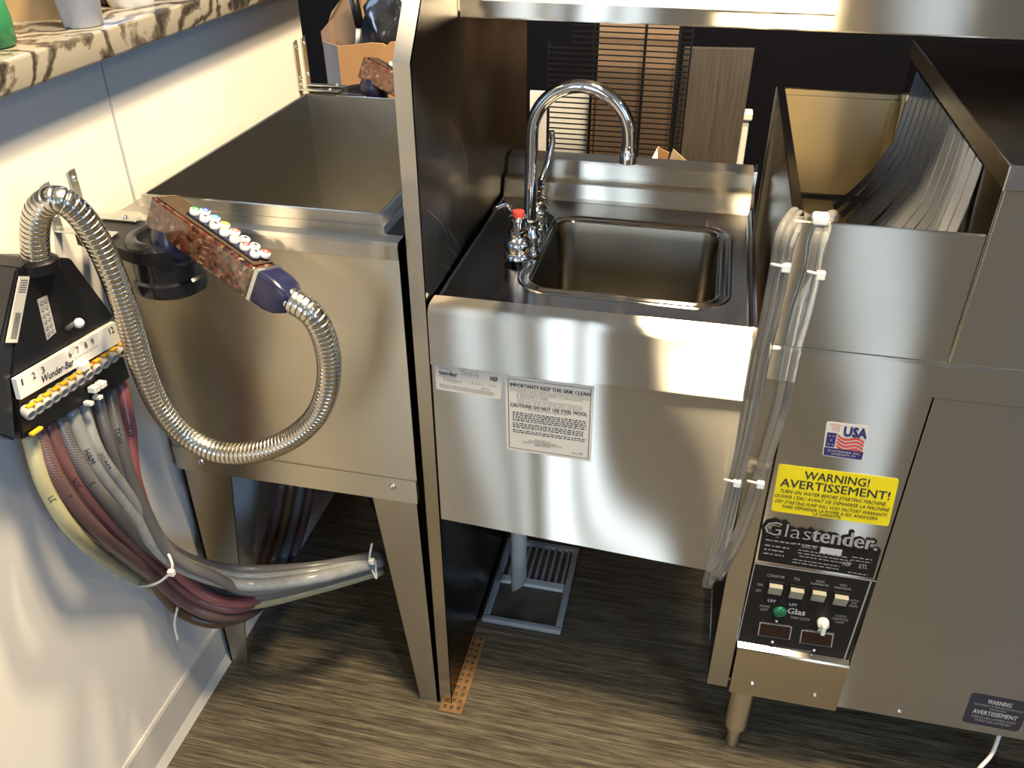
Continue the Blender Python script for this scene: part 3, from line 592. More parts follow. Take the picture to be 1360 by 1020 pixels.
# ------------------------------------------------------------------ behind: boxes, racks, board
YK = 1.0
def sheet(name, pts, y, th, mat, label, cat, zb=0.0, group=None, dx=0):
    """upright sheet standing on the floor: top outline pixels at depth y"""
    t3 = [P(u, v, 'y', y) for u, v in pts]; poly = [(p.x, y, p.z) for p in t3]+[(t3[-1].x+dx, y, zb), (t3[0].x+dx, y, zb)]
    return tag(obj(name, prism(B(), poly, (0, th, 0)), mat), label, cat, group)
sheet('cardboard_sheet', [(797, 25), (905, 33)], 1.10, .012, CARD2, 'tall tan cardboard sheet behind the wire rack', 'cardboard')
sheet('white_board', [(704, 121), (789, 126)], 1.18, .01, PAPER, 'white board standing behind the wire rack', 'board')
sheet('cardboard_piece', [(784, 121), (806, 122)], 1.13, .008, CARD, 'narrow tan cardboard piece between white board and tall cardboard', 'cardboard')
sheet('wood_board', [(909, 64), (1002, 66)], 1.15, .02, WOOD, 'dark grey-brown laminate board leaning behind the sink', 'board', dx=-.015)
pst = thing('white_post', (.365, 1.15, 0), 'cream white post with a cap beside the laminate board', 'post')
c = P(990, 160, 'y', 1.16); pst.location = (c.x, 1.19, 0)
obj('shaft', box(B(), c.x-.018, c.x+.010, 1.175, 1.20, 0, c.z, .002, 1), WHITE, pst); obj('cap', box(B(), c.x-.024, c.x+.016, 1.168, 1.207, c.z-.004, c.z+.016, .004, 2), WHITE, pst)
wr = thing('wire_rack', (.05, 1.04, 0), 'black wire rack with many thin horizontal wires standing upright before the cardboard', 'rack')
yr = 1.05
def pp(u, v): return P(u, v, 'y', yr)
xL, xR = pp(728, 120).x, pp(901, 120).x; ztop_ = pp(800, 22).z
railx = [pp(728, 120).x, pp(784, 130).x, pp(853, 110).x, pp(897, 110).x]
for k, x in enumerate(railx):
    zt = ztop_ if k else pp(730, 56).z
    obj('upright', box(B(), x-.003, x+.003, yr+.003, yr+.009, 0.0, zt), BLACK, wr)
bm = B(); z = .30; z1_ = ztop_
while z < z1_:
    x0 = railx[0] if z < pp(730, 56).z else railx[1]-.05
    box(bm, x0, railx[3], yr, yr+.0028, z-.0014, z+.0014); z += .0122
w = obj('wires', bm, BLACK, wr); w['kind'] = 'stuff'
obj('top_rail', box(B(), railx[1]-.05, railx[3], yr-.001, yr+.005, ztop_-.003, ztop_+.003), BLACK, wr)
wr2 = thing('wire_rack', (.25, 1.08, 0), 'second black wire rack end showing above the laminate board', 'rack')
xa_, xb_ = P(906, 45, 'y', 1.09).x, P(920, 45, 'y', 1.09).x
for x in (xa_, xb_): obj('upright', box(B(), x-.002, x+.002, 1.093, 1.099, 0, P(910, 20, 'y', 1.09).z), BLACK, wr2)
bm = B()
for k in range(60): z = P(910, 66, 'y', 1.09).z+.10-.0125*k; box(bm, xa_, xb_, 1.09, 1.0928, z, z+.0028)
w = obj('wires', bm, BLACK, wr2); w['kind'] = 'stuff'
# open carton flaps behind the sink splash
oc = thing('open_carton', (.17, .95, 0), 'small cardboard carton with raised flaps behind the sink splash', 'carton')
c0 = P(885, 225, 'y', .9); 
bx0, bx1, zb0 = c0.x-.03, c0.x+.045, c0.z-.03
oc.location = (c0.x, .95, 0)
obj('carton_body', box(B(), bx0, bx1, .90, 1.02, 0, zb0), CARD, oc)
f1 = [P(862, 218, 'y', .90), P(873, 196, 'y', .93), P(888, 207, 'y', .96), P(884, 221, 'y', .93)]
obj('flap', prism(B(), [f1[0], f1[1], P(876, 220, 'y', .90)], (0.003, .01, 0)), PAPER, oc); obj('flap', prism(B(), [P(874, 222, 'y', .9), P(873, 196, 'y', .9), P(889, 203, 'y', .9), P(884, 222, 'y', .9)], (0, .004, 0)), CARD, oc); obj('flap', prism(B(), [P(885, 222, 'y', .89), P(894, 198, 'y', .89), P(914, 216, 'y', .89), P(914, 222, 'y', .89)], (0, .004, 0)), plain('cardboard_pale', (.6, .47, .30), .8), oc)
# big carton behind the ice bin
bc = thing('big_carton', (-.45, .98, 0), 'open brown cardboard carton with torn flaps behind the ice bin', 'carton')
yq = .86
a_ = P(448, 62, 'y', yq); b3 = P(560, 52, 'y', yq)
bc.location = ((a_.x+b3.x)/2, .98, 0)
obj('front_side', prism(B(), [a_, P(492, 57, 'y', yq), P(508, 58, 'y', yq), P(513, 61, 'y', yq), P(518, 56, 'y', yq), b3, (b3.x, yq, 0), (a_.x, yq, 0)], (0, .005, 0)), CARD, bc)
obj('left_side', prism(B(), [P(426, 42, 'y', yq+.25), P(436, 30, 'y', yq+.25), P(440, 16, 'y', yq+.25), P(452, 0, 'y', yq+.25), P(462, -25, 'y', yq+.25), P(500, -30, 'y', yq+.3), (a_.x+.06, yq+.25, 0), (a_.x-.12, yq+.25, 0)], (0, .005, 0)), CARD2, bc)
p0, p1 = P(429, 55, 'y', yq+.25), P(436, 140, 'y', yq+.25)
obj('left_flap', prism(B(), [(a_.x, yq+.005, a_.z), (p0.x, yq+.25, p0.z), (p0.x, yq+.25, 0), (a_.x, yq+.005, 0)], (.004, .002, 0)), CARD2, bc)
obj('back_flap', prism(B(), [P(478, -30, 'y', yq+.22), P(498, -30, 'y', yq+.22), P(492, 62, 'y', yq+.22), P(484, 70, 'y', yq+.22)], (0, .005, 0)), CARD, bc)
st_ = thing('black_stick', (-.5, 1.05, 0), 'black stick with a white lower end rising out of the big carton', 'stick')
s0, s1_ = P(466, -20, 'y', yq+.19), P(478, 36, 'y', yq+.17); s2_ = P(475, 62, 'y', yq+.17); st_.location = s2_
obj('shaft', sweep(B(), [s0, s1_], .011, 12), BLACK, st_); obj('lower_end', sweep(B(), [s1_+Vector((-.003, 0, 0)), s2_], .006, 10), WHITE, st_)
bg = B(); cb = P(512, 22, 'y', 1.0)
bmesh.ops.create_icosphere(bg, subdivisions=4, radius=1)
from mathutils import noise
for v in bg.verts:
    d = v.co.copy(); nn = noise.noise(d*2.2)*.22+noise.noise(d*5+Vector((3, 1, 2)))*.10+abs(noise.noise(d*9))*.06
    v.co = Vector((cb.x+.055, 1.0, cb.z-.02))+Vector((d.x*.10, d.y*.11, d.z*.13))*(1+nn)
tag(obj('trash_bag', bg, BAG, smooth=80), 'crumpled shiny black plastic bag sitting in the big carton', 'bag')
# ------------------------------------------------------------------ things on the countertop
ZC = 1.166
bm = B(); p = P(0, 30, 'z', ZC); p2 = P(88, 26, 'z', ZC); dx_ = (p2-p).normalized(); dn = Vector((-dx_.y, dx_.x, 0))
a0 = p-dx_*.08; poly = [a0, p2, p2+dn*.14, a0+dn*.14]
tag(obj('carton', prism(B(), poly, (0, 0, .09)), plain('buff_carton', (.42, .27, .12), .8)), 'buff cardboard carton on the marble countertop', 'carton')
cup = B(); cc = P(107, 42, 'z', ZC)+Vector((-.02, .035, 0)); lathe(cup, [(.022, 0), (.024, .002), (.033, .10), (.034, .102), (.031, .10), (.021, .004)], cc, (0, 0, 1), 32)
tag(obj('plastic_cup', cup, plain('frosted_cup_plastic', (.42, .45, .52), .2, 0, .08), smooth=50), 'translucent plastic cup between the carton and the white lidded tub', 'cup')
tb = thing('tub', P(167, 14, 'z', ZC)+Vector((-.02, .045, 0)), 'shallow white-rimmed tub with brown contents on the countertop', 'tub')
L = tb.location; obj('tub_body', lathe(B(), [(.030, 0), (.031, .002), (.034, .016), (.030, .016), (.029, .012)], L, (0, 0, 1), 32), WHITE, tb, smooth=50); obj('contents', lathe(B(), [(.029, .010), (.0285, .020), (.02, .024)], L, (0, 0, 1), 24), plain('brown_contents', (.22, .11, .03), .5), tb, smooth=50)
gb = B(); g0 = P(-6, 66, 'z', ZC); lathe(gb, [(.022, 0), (.026, .004), (.027, .03), (.025, .055), (.012, .075), (.011, .09)], g0+Vector((-.012, .012, 0)), (0, 0, 1), 28)
tag(obj('green_bottle', gb, plain('green_bottle_plastic', (.03, .17, .07), .25), smooth=50), 'green plastic bottle at the left edge of the countertop', 'bottle')
db = B(); g1 = P(133, 8, 'z', ZC); box(db, g1.x-.03, g1.x+.012, g1.y+.0, g1.y+.05, ZC, ZC+.03, .003)
tag(obj('black_box', db, GLOSSBLK), 'small glossy black box behind the plastic cup', 'box')
# ------------------------------------------------------------------ gun holders on wall brackets
def holder(yb0, yb1, zb, xr, yr_, label_b, ztop, ring=.043, cup=True):
    t = thing('gun_holder', (XW, (yb0+yb1)/2, zb), label_b, 'holder', 'soda gun holders on wall brackets')
    for y in (yb0, yb1):
        bm = B(); box(bm, XW+.0005, XW+.0035, y-.0075, y+.0075, zb, ztop, .0007, 1); box(bm, XW+.0005, XW+.085, y-.0075, y+.0075, zb-.003, zb, .0007, 1)
        s = obj('strap', bm, ZINC, t); screw((XW+.0035, y, ztop-.012), (1, 0, 0), s, .004); screw((XW+.0035, y, zb+.02), (1, 0, 0), s, .004)
        screw((XW+.065, y, zb), (0, 0, 1), s, .004)
    bm = B(); z0, z1 = zb-.020, zb-.004; w = .028; ym = (yb0+yb1)/2
    c = Vector((xr, yr_, 0)); a = Vector((XW+.03, ym, 0)); d = (c-a).normalized(); nrm = Vector((-d.y, d.x, 0)); L = (c-a).length
    pts = [a+nrm*w, a-nrm*w]+[c+(d*math.cos(t_)+nrm*math.sin(t_))*(ring+.006) for t_ in [math.radians(-100+200*k/14) for k in range(15)]]
    prism(bm, [(p.x, p.y, z0) for p in pts], (0, 0, z1-z0)); obj('arm', bm, BLACK, t, smooth=40)
    bm = B(); lathe(bm, [(ring, -.014), (ring+.004, -.006), (ring+.003, .003), (ring-.004, .007), (ring-.012, .004), (ring-.013, -.006)], (xr, yr_, zb-.002), (0, 0, 1), 40); obj('ring', bm, GLOSSBLK, t, smooth=60)
    if cup:
        bm = lathe(B(), [(ring+.001, -.018), (ring+.001, -.046), (ring+.005, -.049), (ring+.006, -.056), (ring+.004, -.066), (ring-.004, -.071), (.008, -.073)], (xr, yr_, zb-.002), (0, 0, 1), 40); obj('drip_cup', bm, GLOSSBLK, t, smooth=40)
    return t
hz = .945
holder(-.084, -.033, hz, -.398, -.076, 'black soda gun holder with drip cup on steel straps nearest the camera', 1.006)
holder(.660, .697, .940, P(503, 108, 'z', .938).x, .665, 'black soda gun holder on steel straps at the far end of the left wall', 1.031, cup=False)
# ------------------------------------------------------------------ soda guns
def gun(A, Bv, label_, buttons=True, up=Vector((.10, .25, 1)), name='soda_gun'):
    t = thing(name, A, label_, 'soda gun'); a = (Bv-A).normalized(); w = a.cross(up).normalized(); n = w.cross(a).normalized(); L = (Bv-A).length
    if n.z < 0: n = -n; w = -w
    M = Matrix((w, a, n)).transposed().to_4x4(); M.translation = A
    bm = B(); box(bm, -.020, .020, -.018, L*.86, -.025, .016, .003, 2, M); obj('handle', bm, GUNM, t)
    bm = B(); box(bm, -.016, .016, -.010, L*.86-.004, .016, .019, .001, 1, M); obj('top_cover', bm, plain('smoky_cover', (.07, .048, .03), .12), t)
    bm = B(); box(bm, -.0125, .0125, .032, L*.80, .019, .0225, .002, 2, M); obj('keypad', bm, NAVY, t)
    bm = B(); box(bm, -.0205, .0205, L*.86, L*.90, -.0255, .0165, .001, 1, M); obj('collar_band', bm, ZINC, t)
    bm = B(); rr_ = []
    for s_, h in ((.0215, .9), (.0215, 1.0), (.019, 1.08), (.0125, 1.14)): rr_.append([M @ Vector((x*s_/.0215, L*h, y*s_/.0215-.0045)) for x, y in rrect(-.0205, .0205, -.021, .021, .006, 3)])
    loft(bm, rr_, cap0=True, cap1=True); obj('end_boot', bm, NAVY, t, smooth=40)
    base = M @ Vector((0, .006, -.020)); bm = lathe(B(), [(.021, .006), (.027, -.006), (.028, -.022), (.024, -.034), (.016, -.05)], base, (0, 0, 1), 28); obj('nozzle', bm, NAVY, t, smooth=50)
    if buttons:
        cols = [('g', 0, (.05, .35, .08)), ('b', 1, (.03, .07, .35)), ('w', 0, 0), ('c', 1, (.04, .25, .5)), ('w', 0, 0), ('y', 1, (.75, .6, .02)), ('p', 0, (.65, .35, .25)), ('r', 1, (.6, .12, .1)), ('p', 0, (.6, .42, .28)), ('w', 1, 0), ('r', 0, (.65, .05, .03)), ('w', 1, 0), ('w', 0, 0), ('r', 1, (.7, .06, .03))]
        wmat = WHITE; k = 0
        for i in range(7):
            for j in (0, 1):
                c = cols[(2*i+j) % len(cols)][2]; y = .040+i*.0168+(.004 if j else 0); p_ = M @ Vector((-.0062 if j else .0062, y, .0222))
                b0 = obj('button', lathe(B(), [(.0060, 0), (.0064, .0015), (.0062, .0058), (.0052, .0068)], p_, n, 16), wmat, t, smooth=50)
                if c: obj('button_mark', lathe(B(), [(.0050, .0064), (.0048, .0072), (.0022, .0072), (.0020, .0060)], p_, n, 14), plain('button_print', c, .35), b0)
                else:
                    s2 = .0022; bm = prism(B(), [p_+n*.0066+w*a1*s2+a*b1*s2 for a1, b1 in ((-1, -1), (1, -1), (1, 1), (-1, 1))], n*.0005); obj('button_mark', bm, INK, b0)
    return t, M, L
A_, B_ = Vector((-.374, -.082, .979)), Vector((-.212, -.140, .921))
g, M, L = gun(A_, B_, 'amber soda gun with coloured buttons lying in the near holder above the bin front')
# flexible steel hose, part of the gun
hp = [M @ Vector((0, L*1.08, -.003)), P(412, 415, 'y', -.146), P(429, 443, 'y', -.140), P(437, 480, 'y', -.130), P(434, 520, 'y', -.125), P(418, 555, 'y', -.12), P(385, 583, 'y', -.12), P(340, 600, 'y', -.125), P(290, 600, 'y', -.13), P(245, 578, 'y', -.135), P(212, 540, 'y', -.145), P(190, 490, 'y', -.155), P(172, 430, 'y', -.165), P(152, 370, 'y', -.18), P(128, 318, 'y', -.19), P(103, 282, 'y', -.20), P(76, 265, 'y', -.21), P(53, 278, 'y', -.213), P(46, 310, 'y', -.212), P(49, 352, 'y', -.21)]
def ridge(s):
    k = (s/.0068) % 1; return .0153-(.0018 if k < .13 else .0003*math.cos((k-.56)*4))
def ringed(pts, pitch, r, dep):
    fine = catmull(pts, .001); acc = [0.0]
    for a, b in zip(fine, fine[1:]): acc.append(acc[-1]+(b-a).length)
    out = []; rr = []; k = 0; j = 0
    while k*pitch < acc[-1]-pitch:
        for f, q in ((0, r-dep), (.07, r-dep), (.11, r-.0001), (.20, r), (.50, r+.00005), (.80, r), (.93, r-.0001), (.97, r-dep)):
            t = (k+f)*pitch
            while acc[j+1] < t: j += 1
            out.append(fine[j].lerp(fine[j+1], (t-acc[j])/(acc[j+1]-acc[j]))); rr.append(q)
        k += 1
    return out, rr
def sweep_r(path, rr, n):
    it = iter(rr); return sweep(B(), path, lambda s: next(it), n)
_p, _r = ringed(hp, .0068, .0155, .0021)
obj('flexible_hose', sweep_r(_p, _r, 22), HOSEM, g, label='ribbed flexible steel hose')
A2 = P(497, 93, 'y', .655); gun(A2+Vector((0, 0, .002)), A2+Vector((.155, -.055, -.045)), 'second soda gun in the far holder half hidden by the end panel', name='soda_gun')
# ------------------------------------------------------------------ manifold
XM = -.468
mf = thing('hose_manifold', (XW, -.2, .76), 'black triangular hose manifold with numbered white strip on the left wall', 'manifold')
def W_(u, v, x=XM): return P(u, v, 'x', x)
top = [W_(30, 350), W_(96, 343), W_(160, 432), W_(172, 500), W_(22, 586), W_(3, 520), W_(2, 425)]
bm = prism(B(), [W_(28, 356), W_(46, 343), W_(95, 343), W_(152, 420), W_(146, 428), W_(15, 502)], (-.060, 0, 0), .002); obj('cover', bm, BLACK, mf)
bm = prism(B(), [W_(158, 450), W_(174, 502), W_(30, 585), W_(22, 528)], (-.06, 0, 0), .002); obj('valve_block', bm, BLACK, mf)
bm = prism(B(), [W_(33, 356, XM-.002), W_(15, 502, XM-.002), W_(22, 586, XM-.002), W_(0, 578, XM-.002), W_(-14, 520, XM-.002), W_(22, 357, XM-.002)], (-.06, 0, 0), .002); obj('side_cheek', bm, GLOSSBLK, mf)
OX = (1, 0, 0)
q = [W_(15, 503), W_(147, 427), W_(157, 452), W_(22, 530)]
np_ = plate('number_strip', q, .006, WHITE, mf, OX, label='white numbered strip')
for s_, a in (('1', .035), ('2', .13), ('3', .215), ('6', .475), ('7', .555), ('8', .64), ('9', .71), ('12', .91)): text(s_, q, (a, .10, a+({'1': .010, '12': .05}.get(s_, .026)), .40), INK, np_, OX, lift=.0066, bold=.01)
text('Wunder-Bar', q, (.20, .48, .50, .80), INK, np_, OX, lift=.0066, shear=.3, bold=.03); text('Dispensing Systems', q, (.52, .50, .76, .62), GREYINK, np_, OX, lift=.0066)
q = [W_(25, 367), W_(38.5, 367), W_(22, 455), W_(7.5, 455)]; lb = plate('barcode_label', q, .0012, STICKER, mf, OX, label='long white barcode label')
bars(q, [(.15, .85, .05+.035*k, .065+.035*k) for k in range(6)]+[(.25, .8, .55+.022*k, .562+.022*k) for k in range(18)], INK, lb, OX, lift=.0017)
q = [W_(49, 398), W_(62, 392), W_(74, 441), W_(62, 452)]; lb = plate('grid_label', q, .0006, plain('grid_label_grey', (.36, .37, .37), .5), mf, OX, label='grey label with a grid of dots')
for j in range(6):
    for k in (0, 1): text('o', q, (.14+.42*k, .06+.155*j, .44+.42*k, .15+.155*j), GREYINK, lb, OX, lift=.001, bold=.05, name='grid_mark')
obj('lever', sweep(B(), [W_(88, 437, XM+.002), W_(98, 430, XM+.010), W_(104, 429, XM+.014)], .003, 8), GREYHOSE, mf); bm = B(); bmesh.ops.create_uvsphere(bm, u_segments=16, v_segments=10, radius=.0062, matrix=Matrix.Translation(W_(105, 429, XM+.016))); obj('lever_ball', bm, WHITE, mf, smooth=60)
OUTM = plain('outlet_plastic', (.42, .41, .38), .35)
# row of valve outlets with amber clips
for k in range(12):
    t_ = k/11; u, v = 36+(158-36)*t_, 547+(465-547)*t_
    c = W_(u, v, XM+.004); ob = obj('valve_outlet', lathe(B(), [(.0065, -.006), (.0072, .004), (.0066, .008), (.0046, .008), (.0042, .002)], c, (1, -.25, -.35), 18), OUTM, mf, smooth=50)
    c2 = W_(u+1, v-9, XM+.004); d1 = (W_(u+6, v-13, XM)-W_(u-5, v-6, XM)).normalized(); Mx = Matrix((Vector((1, 0, 0)), d1, Vector((1, 0, 0)).cross(d1))).transposed().to_4x4(); Mx.translation = c2
    bm = box(B(), 0, .006, -.0055, .0055, -.0016, .0016, .0006, 1, Mx); box(bm, 0, .005, -.0015, .0022, -.0055, -.001, .0005, 1, Mx); obj('amber_clip', bm, YELLOW, mf)
for a in ((45, 572), (117, 485)):
    c2 = W_(*a, XM+.002); Mx = Matrix((Vector((1, 0, 0)), d1, Vector((1, 0, 0)).cross(d1))).transposed().to_4x4(); Mx.translation = c2
    obj('amber_clip', box(B(), 0, .006, -.009, .009, -.002, .002, .0008, 1, Mx), YELLOW if a[0] < 60 else RED, mf)
for u, v, s_ in ((107, 486, .011), (122, 516, .009), (131, 510, .009), (127, 527, .006), (115, 535, .006)):
    c2 = W_(u, v, XM+.004); Mx.translation = c2; obj('connector', box(B(), -.003, .009, -s_*.6, s_*.6, -s_*.45, s_*.45, .001, 1, Mx), WHITE, mf)
obj('hose_collar', lathe(B(), [(.024, 0), (.024, .012), (.019, .016)], Vector(hp[-1])-Vector((0, 0, .006)), (0, .05, 1), 24), BLACK, mf, smooth=50)
# ------------------------------------------------------------------ braided hoses from manifold to under the bin
HS = [  # name label, material, start px, mid1, at tie, after tie, right, end ; y depths; radius
 ('cream', CREAM, [(38, 575), (62, 650), (110, 718), (188, 772), (250, 800), (330, 803), (420, 782), (508, 757)], .0095),
 ('maroon', BR_MAROON, [(48, 568), (78, 640), (128, 705), (200, 762), (245, 800), (290, 818), (335, 812), (362, 785)], .0095),
 ('red-brown', BR_PURPLE, [(62, 560), (92, 628), (142, 692), (206, 752), (255, 792), (305, 808), (345, 796), (372, 770)], .0090),
 ('blue-grey braided', BR_GREY, [(76, 552), (108, 622), (155, 683), (212, 745), (262, 780), (330, 793), (420, 775), (508, 750)], .0095),
 ('cloudy white', CLEARH, [(92, 542), (122, 612), (166, 672), (216, 735), (268, 764), (335, 777), (420, 767), (508, 745)], .0105),
 ('thin cloudy', CLEARH, [(108, 533), (132, 600), (170, 655), (220, 728), (272, 756), (335, 766), (420, 759), (508, 740)], .0075),
 ('dark grey braided', BR_GREY, [(128, 524), (146, 590), (178, 662), (224, 726), (276, 750), (335, 757), (420, 752), (508, 736)], .0085),
 ('grey and white braided', BR_GREY, [(145, 515), (158, 580), (180, 650), (226, 735), (282, 765), (335, 785), (420, 771), (508, 747)], .0090),
 ('bright red braided', BR_RED, [(160, 506), (172, 570), (180, 640), (214, 728), (252, 775), (300, 800), (352, 792), (378, 765)], .0095),
 ('rust-brown', BR_RUST, [(66, 562), (98, 640), (150, 705), (204, 772), (240, 812), (285, 827), (330, 815), (350, 795)], .0100)]
ys = [(-.27, -.24, -.19, -.135, -.095, -.062, -.035, .045)]
for i, (nm, mt, px, r) in enumerate(HS):
    s0_ = -.295+.017*i; pts = []
    for k, (u, v) in enumerate(px):
        if k < 3:
            pt = P(u, v, 'x', (XM-.020, XM-.006, XM-.004)[k]+(.008 if i % 2 else 0)*(k > 0)-(.026 if i == 9 else 0))
        else:
            yy = (None, None, None, -.135, -.10, -.062, -.03, .05)[k]
            if len(px) == 8 and nm in ('maroon', 'red-brown', 'bright red braided', 'rust-brown') and k >= 6: yy = (.0, .10)[k-6]
            if len(px) == 8 and nm in ('maroon', 'red-brown', 'bright red braided', 'rust-brown'): yy = (None, None, None, -.135, -.105, -.085, -.03, .06)[k]
            pt = P(u, v, 'y', yy-.012*((i*2) % 3)*(1 if k < 7 else 0))
        pts.append(pt)
    o = tube('syrup_hose', pts, r, mt, n=16, step=.008)
    side = ['leftmost plain', 'second from left', 'third from left', 'fourth from left', 'widest', 'slim', 'seventh from left', 'second from right', 'rightmost', 'lowest']
    tag(o, f'{nm} syrup hose, {side[i]} in the row hanging from the manifold', 'hose', 'syrup hoses hanging from the manifold')
    # handwriting on the hoses
    word = {0: 'LEMON', 1: 'RASP', 2: 'SODA', 3: 'DIET', 4: 'HAM', 5: 'JCAM', 7: 'TON', 8: '7UP'}.get(i)
    if word:
        kk = (0.55, .60, .5, .62, .35, .5, 0, .4, .45)[i]
        cp = catmull(pts[:3], .004); j = int(len(cp)*kk); c = cp[j]; tdir = (cp[min(j+4, len(cp)-1)]-cp[j-2]).normalized(); view = (CAM-c); view = (view-tdir*view.dot(tdir)).normalized(); side_ = view.cross(tdir)
        h, wd = r*.75, .012*len(word)*.62; Ls = wd
        q = [c-tdir*Ls/2-side_*h/2*-1, c+tdir*Ls/2+side_*h/2, c+tdir*Ls/2-side_*h/2, c-tdir*Ls/2-side_*h/2]
        text(word, q, (0, 0, 1, 1), INK, o, view, lift=r+.0008, name='handwriting')
def tie(pts, label_, closed=True, r=.0021, head=None):
    t = obj('cable_tie', sweep(B(), catmull(pts, .004), r, 8), WHITE); tag(t, label_, 'cable tie')
    if head is not None:
        h = B(); box(h, head.x-.005, head.x+.005, head.y-.005, head.y+.003, head.z-.005, head.z+.005, .001, 1); obj('tie_head', h, WHITE, t)
    return t
tie([P(212, 722, 'y', -.145), P(222, 733, 'y', -.165), P(229, 752, 'y', -.172), P(222, 765, 'y', -.175), P(205, 776, 'y', -.17), P(185, 778, 'y', -.15), P(178, 772, 'y', -.13)], 'white cable tie around the hose bundle in front of the left wall', head=P(228, 760, 'y', -.176))
tie([P(494, 722, 'y', .03), P(491, 745, 'y', .025), P(500, 768, 'y', .022), P(498, 745, 'y', .03)], 'white cable tie around the hoses beside the right leg of the ice bin', head=P(494, 745, 'y', .018))
tie([P(236, 806, 'y', -.12), P(232, 828, 'y', -.13), P(236, 850, 'y', -.13)], 'loose white tie tail hanging below the hose bundle')
# dark hoses under the bin
for k in range(4):
    u = 352+13*k; pts = [P(u+22, 640, 'y', .16+.02*k), P(u+12, 690, 'y', .15+.02*k), P(u-2, 740, 'y', .13+.02*k), P(u-10, 775, 'y', .09)]
    tag(tube('hanging_hose', pts, .011, (BR_MAROON, BR_RUST, BR_GREY, BR_MAROON)[k], n=12, step=.012), ('dim braided hose under the bin, nearest the left wall', 'dim rust hose hanging under the bin', 'dim grey braided hose hanging under the bin', 'dim braided hose under the bin, nearest the coiled hoses')[k], 'hose', 'hoses hanging under the ice bin')
for k in range(8):
    z = .29+.014*k; x0 = -.34+.01*k; pts = [(x0+.20, .16+.02*k, z+.16), (x0+.08, .22+.02*k, z+.13), (x0+.02, .26+.015*k, z+.05), (x0+.06, .20+.02*k, z), (x0+.14, .13, z-.02+.004*k), (x0+.20, .09, z-.005)]
    tag(tube('coiled_hose', pts, .0075, (DKHOSE, GREYHOSE, DKHOSE, BR_RUST, GREYHOSE, CLEARH, DKHOSE, GREYHOSE)[k], n=10, step=.012), ('lowest black', 'lower grey', 'third black', 'rust-brown', 'middle grey', 'cloudy white', 'upper black', 'topmost grey')[k]+' hose of the coiled tangle under the ice bin', 'hose', 'coiled hoses under the ice bin')
# ------------------------------------------------------------------ clear tubes over the washer front
def ct_(pts, label_, r=.0056): tag(tube('clear_tube', pts, r, CLEAR, n=12, step=.008), label_, 'tube', 'clear vinyl tubes hanging over the washer front')
def dn(px, y0, back): 
    top = [P(px[0][0]+6, px[0][1]+4, 'y', .05), P(px[0][0]+2, px[0][1]-3, 'y', .028)]
    return ([P(px[0][0]+14, px[0][1]+2, 'y', .075)] if back else [])+top+[P(u, v, 'y', y0) for u, v in px[1:]]
yt = -.012
ct_(dn([(1052, 284), (1036, 310), (1029, 350), (1018, 410), (1004, 480), (990, 560), (972, 640), (955, 710), (936, 778)], yt, 1), 'clear tube at the left of the left hanging bundle')
ct_(dn([(1060, 288), (1046, 312), (1037, 352), (1026, 410), (1010, 480), (996, 560), (978, 640), (961, 712), (942, 778)], yt-.004, 1), 'clear tube in the middle of the left hanging bundle')
ct_(dn([(1066, 292), (1053, 314), (1043, 354), (1032, 412), (1016, 482), (1001, 560), (982, 640), (966, 712), (947, 770)], yt, 0), 'clear tube at the right of the left hanging bundle')
ct_(dn([(1092, 292), (1085, 315), (1077, 360), (1060, 410), (1046, 470), (1030, 550), (1003, 640), (980, 705), (950, 765)], yt, 0), 'clear tube at the left of the right hanging bundle')
ct_(dn([(1102, 288), (1094, 318), (1086, 362), (1073, 415), (1056, 475), (1040, 550), (1010, 640), (986, 708), (955, 768)], yt-.002, 0), 'clear tube at the right of the right hanging bundle')
for (u, v, w, l_) in ((1036, 353, 10, 'upper white cable tie on the left clear tube bundle'), (1083, 363, 9, 'upper white cable tie on the right clear tube bundle'), (972, 639, 9, 'lower white cable tie on the left clear tube bundle'), (1003, 641, 9, 'lower white cable tie on the right clear tube bundle')):
    tie([P(u-w, v-2, 'y', -.008), P(u-w, v-2, 'y', -.020), P(u, v, 'y', -.0235), P(u+w, v+2, 'y', -.020), P(u+w, v+2, 'y', -.008)], l_, r=.0018, head=P(u+w-2, v+2, 'y', -.021))
c = P(1091, 293, 'y', .0)
cl = B(); box(cl, c.x-.010, c.x+.008, -.008, .012, c.z-.004, c.z+.007, .003, 2); tag(obj('tube_clip', cl, WHITE), 'white plastic clip holding the tubes on top of the washer front panel', 'clip')
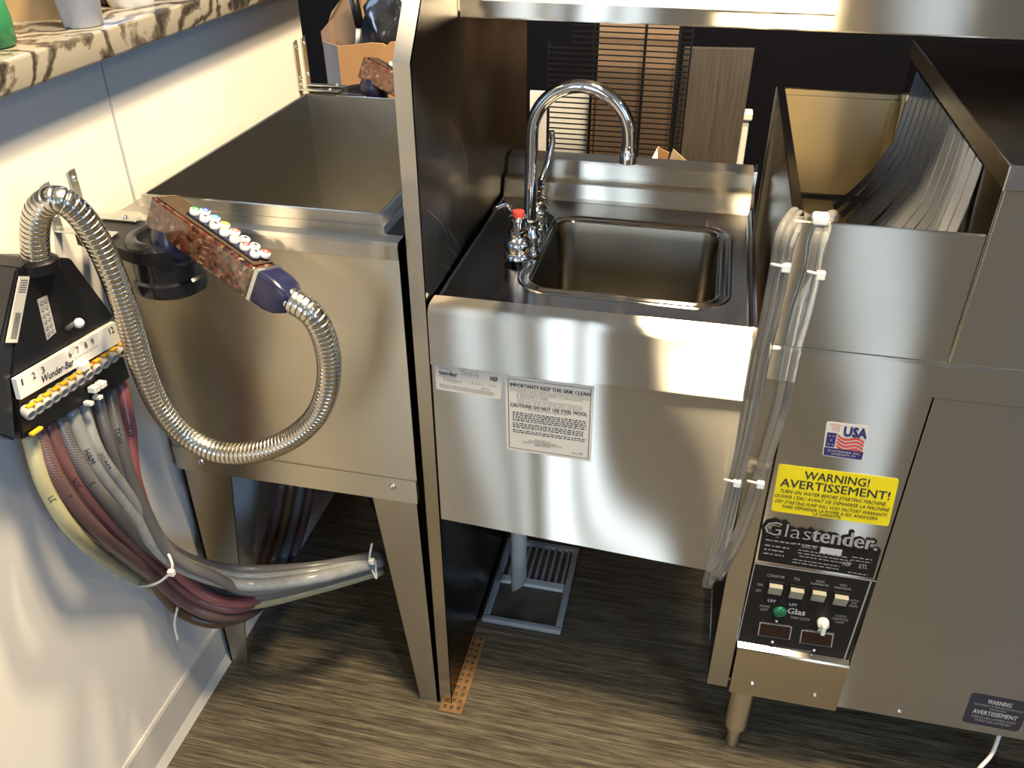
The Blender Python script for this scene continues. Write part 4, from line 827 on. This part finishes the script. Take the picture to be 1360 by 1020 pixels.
# ------------------------------------------------------------------ floor drain, pipe, strip, cable
fd = thing('floor_drain', (.01, .33, 0), 'square white floor drain with half grate under the hand sink', 'drain')
dx0, dx1, dy0, dy1 = -.074, .092, .206, .455
bm = B()
for a in ((dx0, dx1, dy0, dy0+.014), (dx0, dx1, dy1-.014, dy1), (dx0, dx0+.014, dy0+.014, dy1-.014), (dx1-.014, dx1, dy0+.014, dy1-.014)): box(bm, *a, 0, .012, .003, 2)
obj('drain_frame', bm, TRAY, fd); obj('drain_pan', box(B(), dx0+.014, dx1-.014, dy0+.014, dy1-.014, .0005, .003), GROUT, fd)
obj('cross_bar', box(B(), dx0+.014, dx1-.014, .318, .338, .003, .012, .002, 1), WHITE, fd)
for k in range(9):
    x = dx0+.024+k*.0148; obj('grate_bar', box(B(), x, x+.006, .338, dy1-.014, .004, .011, .001, 1), TRAY, fd)
pp_ = thing('drain_pipe', (-.012, .31, .05), 'white plastic drain pipe hanging from the sink over the floor drain', 'pipe')
e = P(689, 776, 'y', .285); pp_.location = e
ax_ = Vector((0, 0, 1)); bm = sweep(B(), [e+Vector((0, 0, 0)), e+Vector((0, .0, .15)), e+Vector((0, .0, .60))], .0165, 24)
for v in bm.verts:
    if v.co.z < e.z+.02: v.co.z += (v.co.x-e.x)*1.0
obj('pipe_length', bm, PVC, pp_)
sp_ = B(); p4 = [P(583, 940, 'z', .003), P(613, 950, 'z', .003), P(640, 850, 'z', .003), P(622, 858, 'z', .003)]
fs = thing('perforated_strip', (-.078, .06, 0), 'rusty perforated metal strip on the floor under the end panel', 'strip')
rows = 14; bm = B()
x0s, x1s, y0s, y1s = -.098, -.054, -.018, .165
hw = .0035
xsn = [x0s+(x1s-x0s)*k/7 for k in range(8)]; ysn = [y0s+(y1s-y0s)*k/24 for k in range(25)]
for i in range(7):
    for j in range(24):
        if i % 2 == 1 and j % 2 == 1: continue
        box(bm, xsn[i], xsn[i+1], ysn[j], ysn[j+1], .0006, .003)
obj('strip_sheet', bm, RUST, fs)
cb_ = tube('white_cable', [(.86, .10, .26), (P(1325, 975, 'y', .03).x, .03, .19), P(1318, 1000, 'y', .01), P(1300, 1022, 'y', -.01), P(1290, 1045, 'y', -.02), P(1300, 1090, 'z', .004)], .0032, WHITE, n=8); tag(cb_, 'thin white cable hanging below the glass washer near the right edge', 'cable')
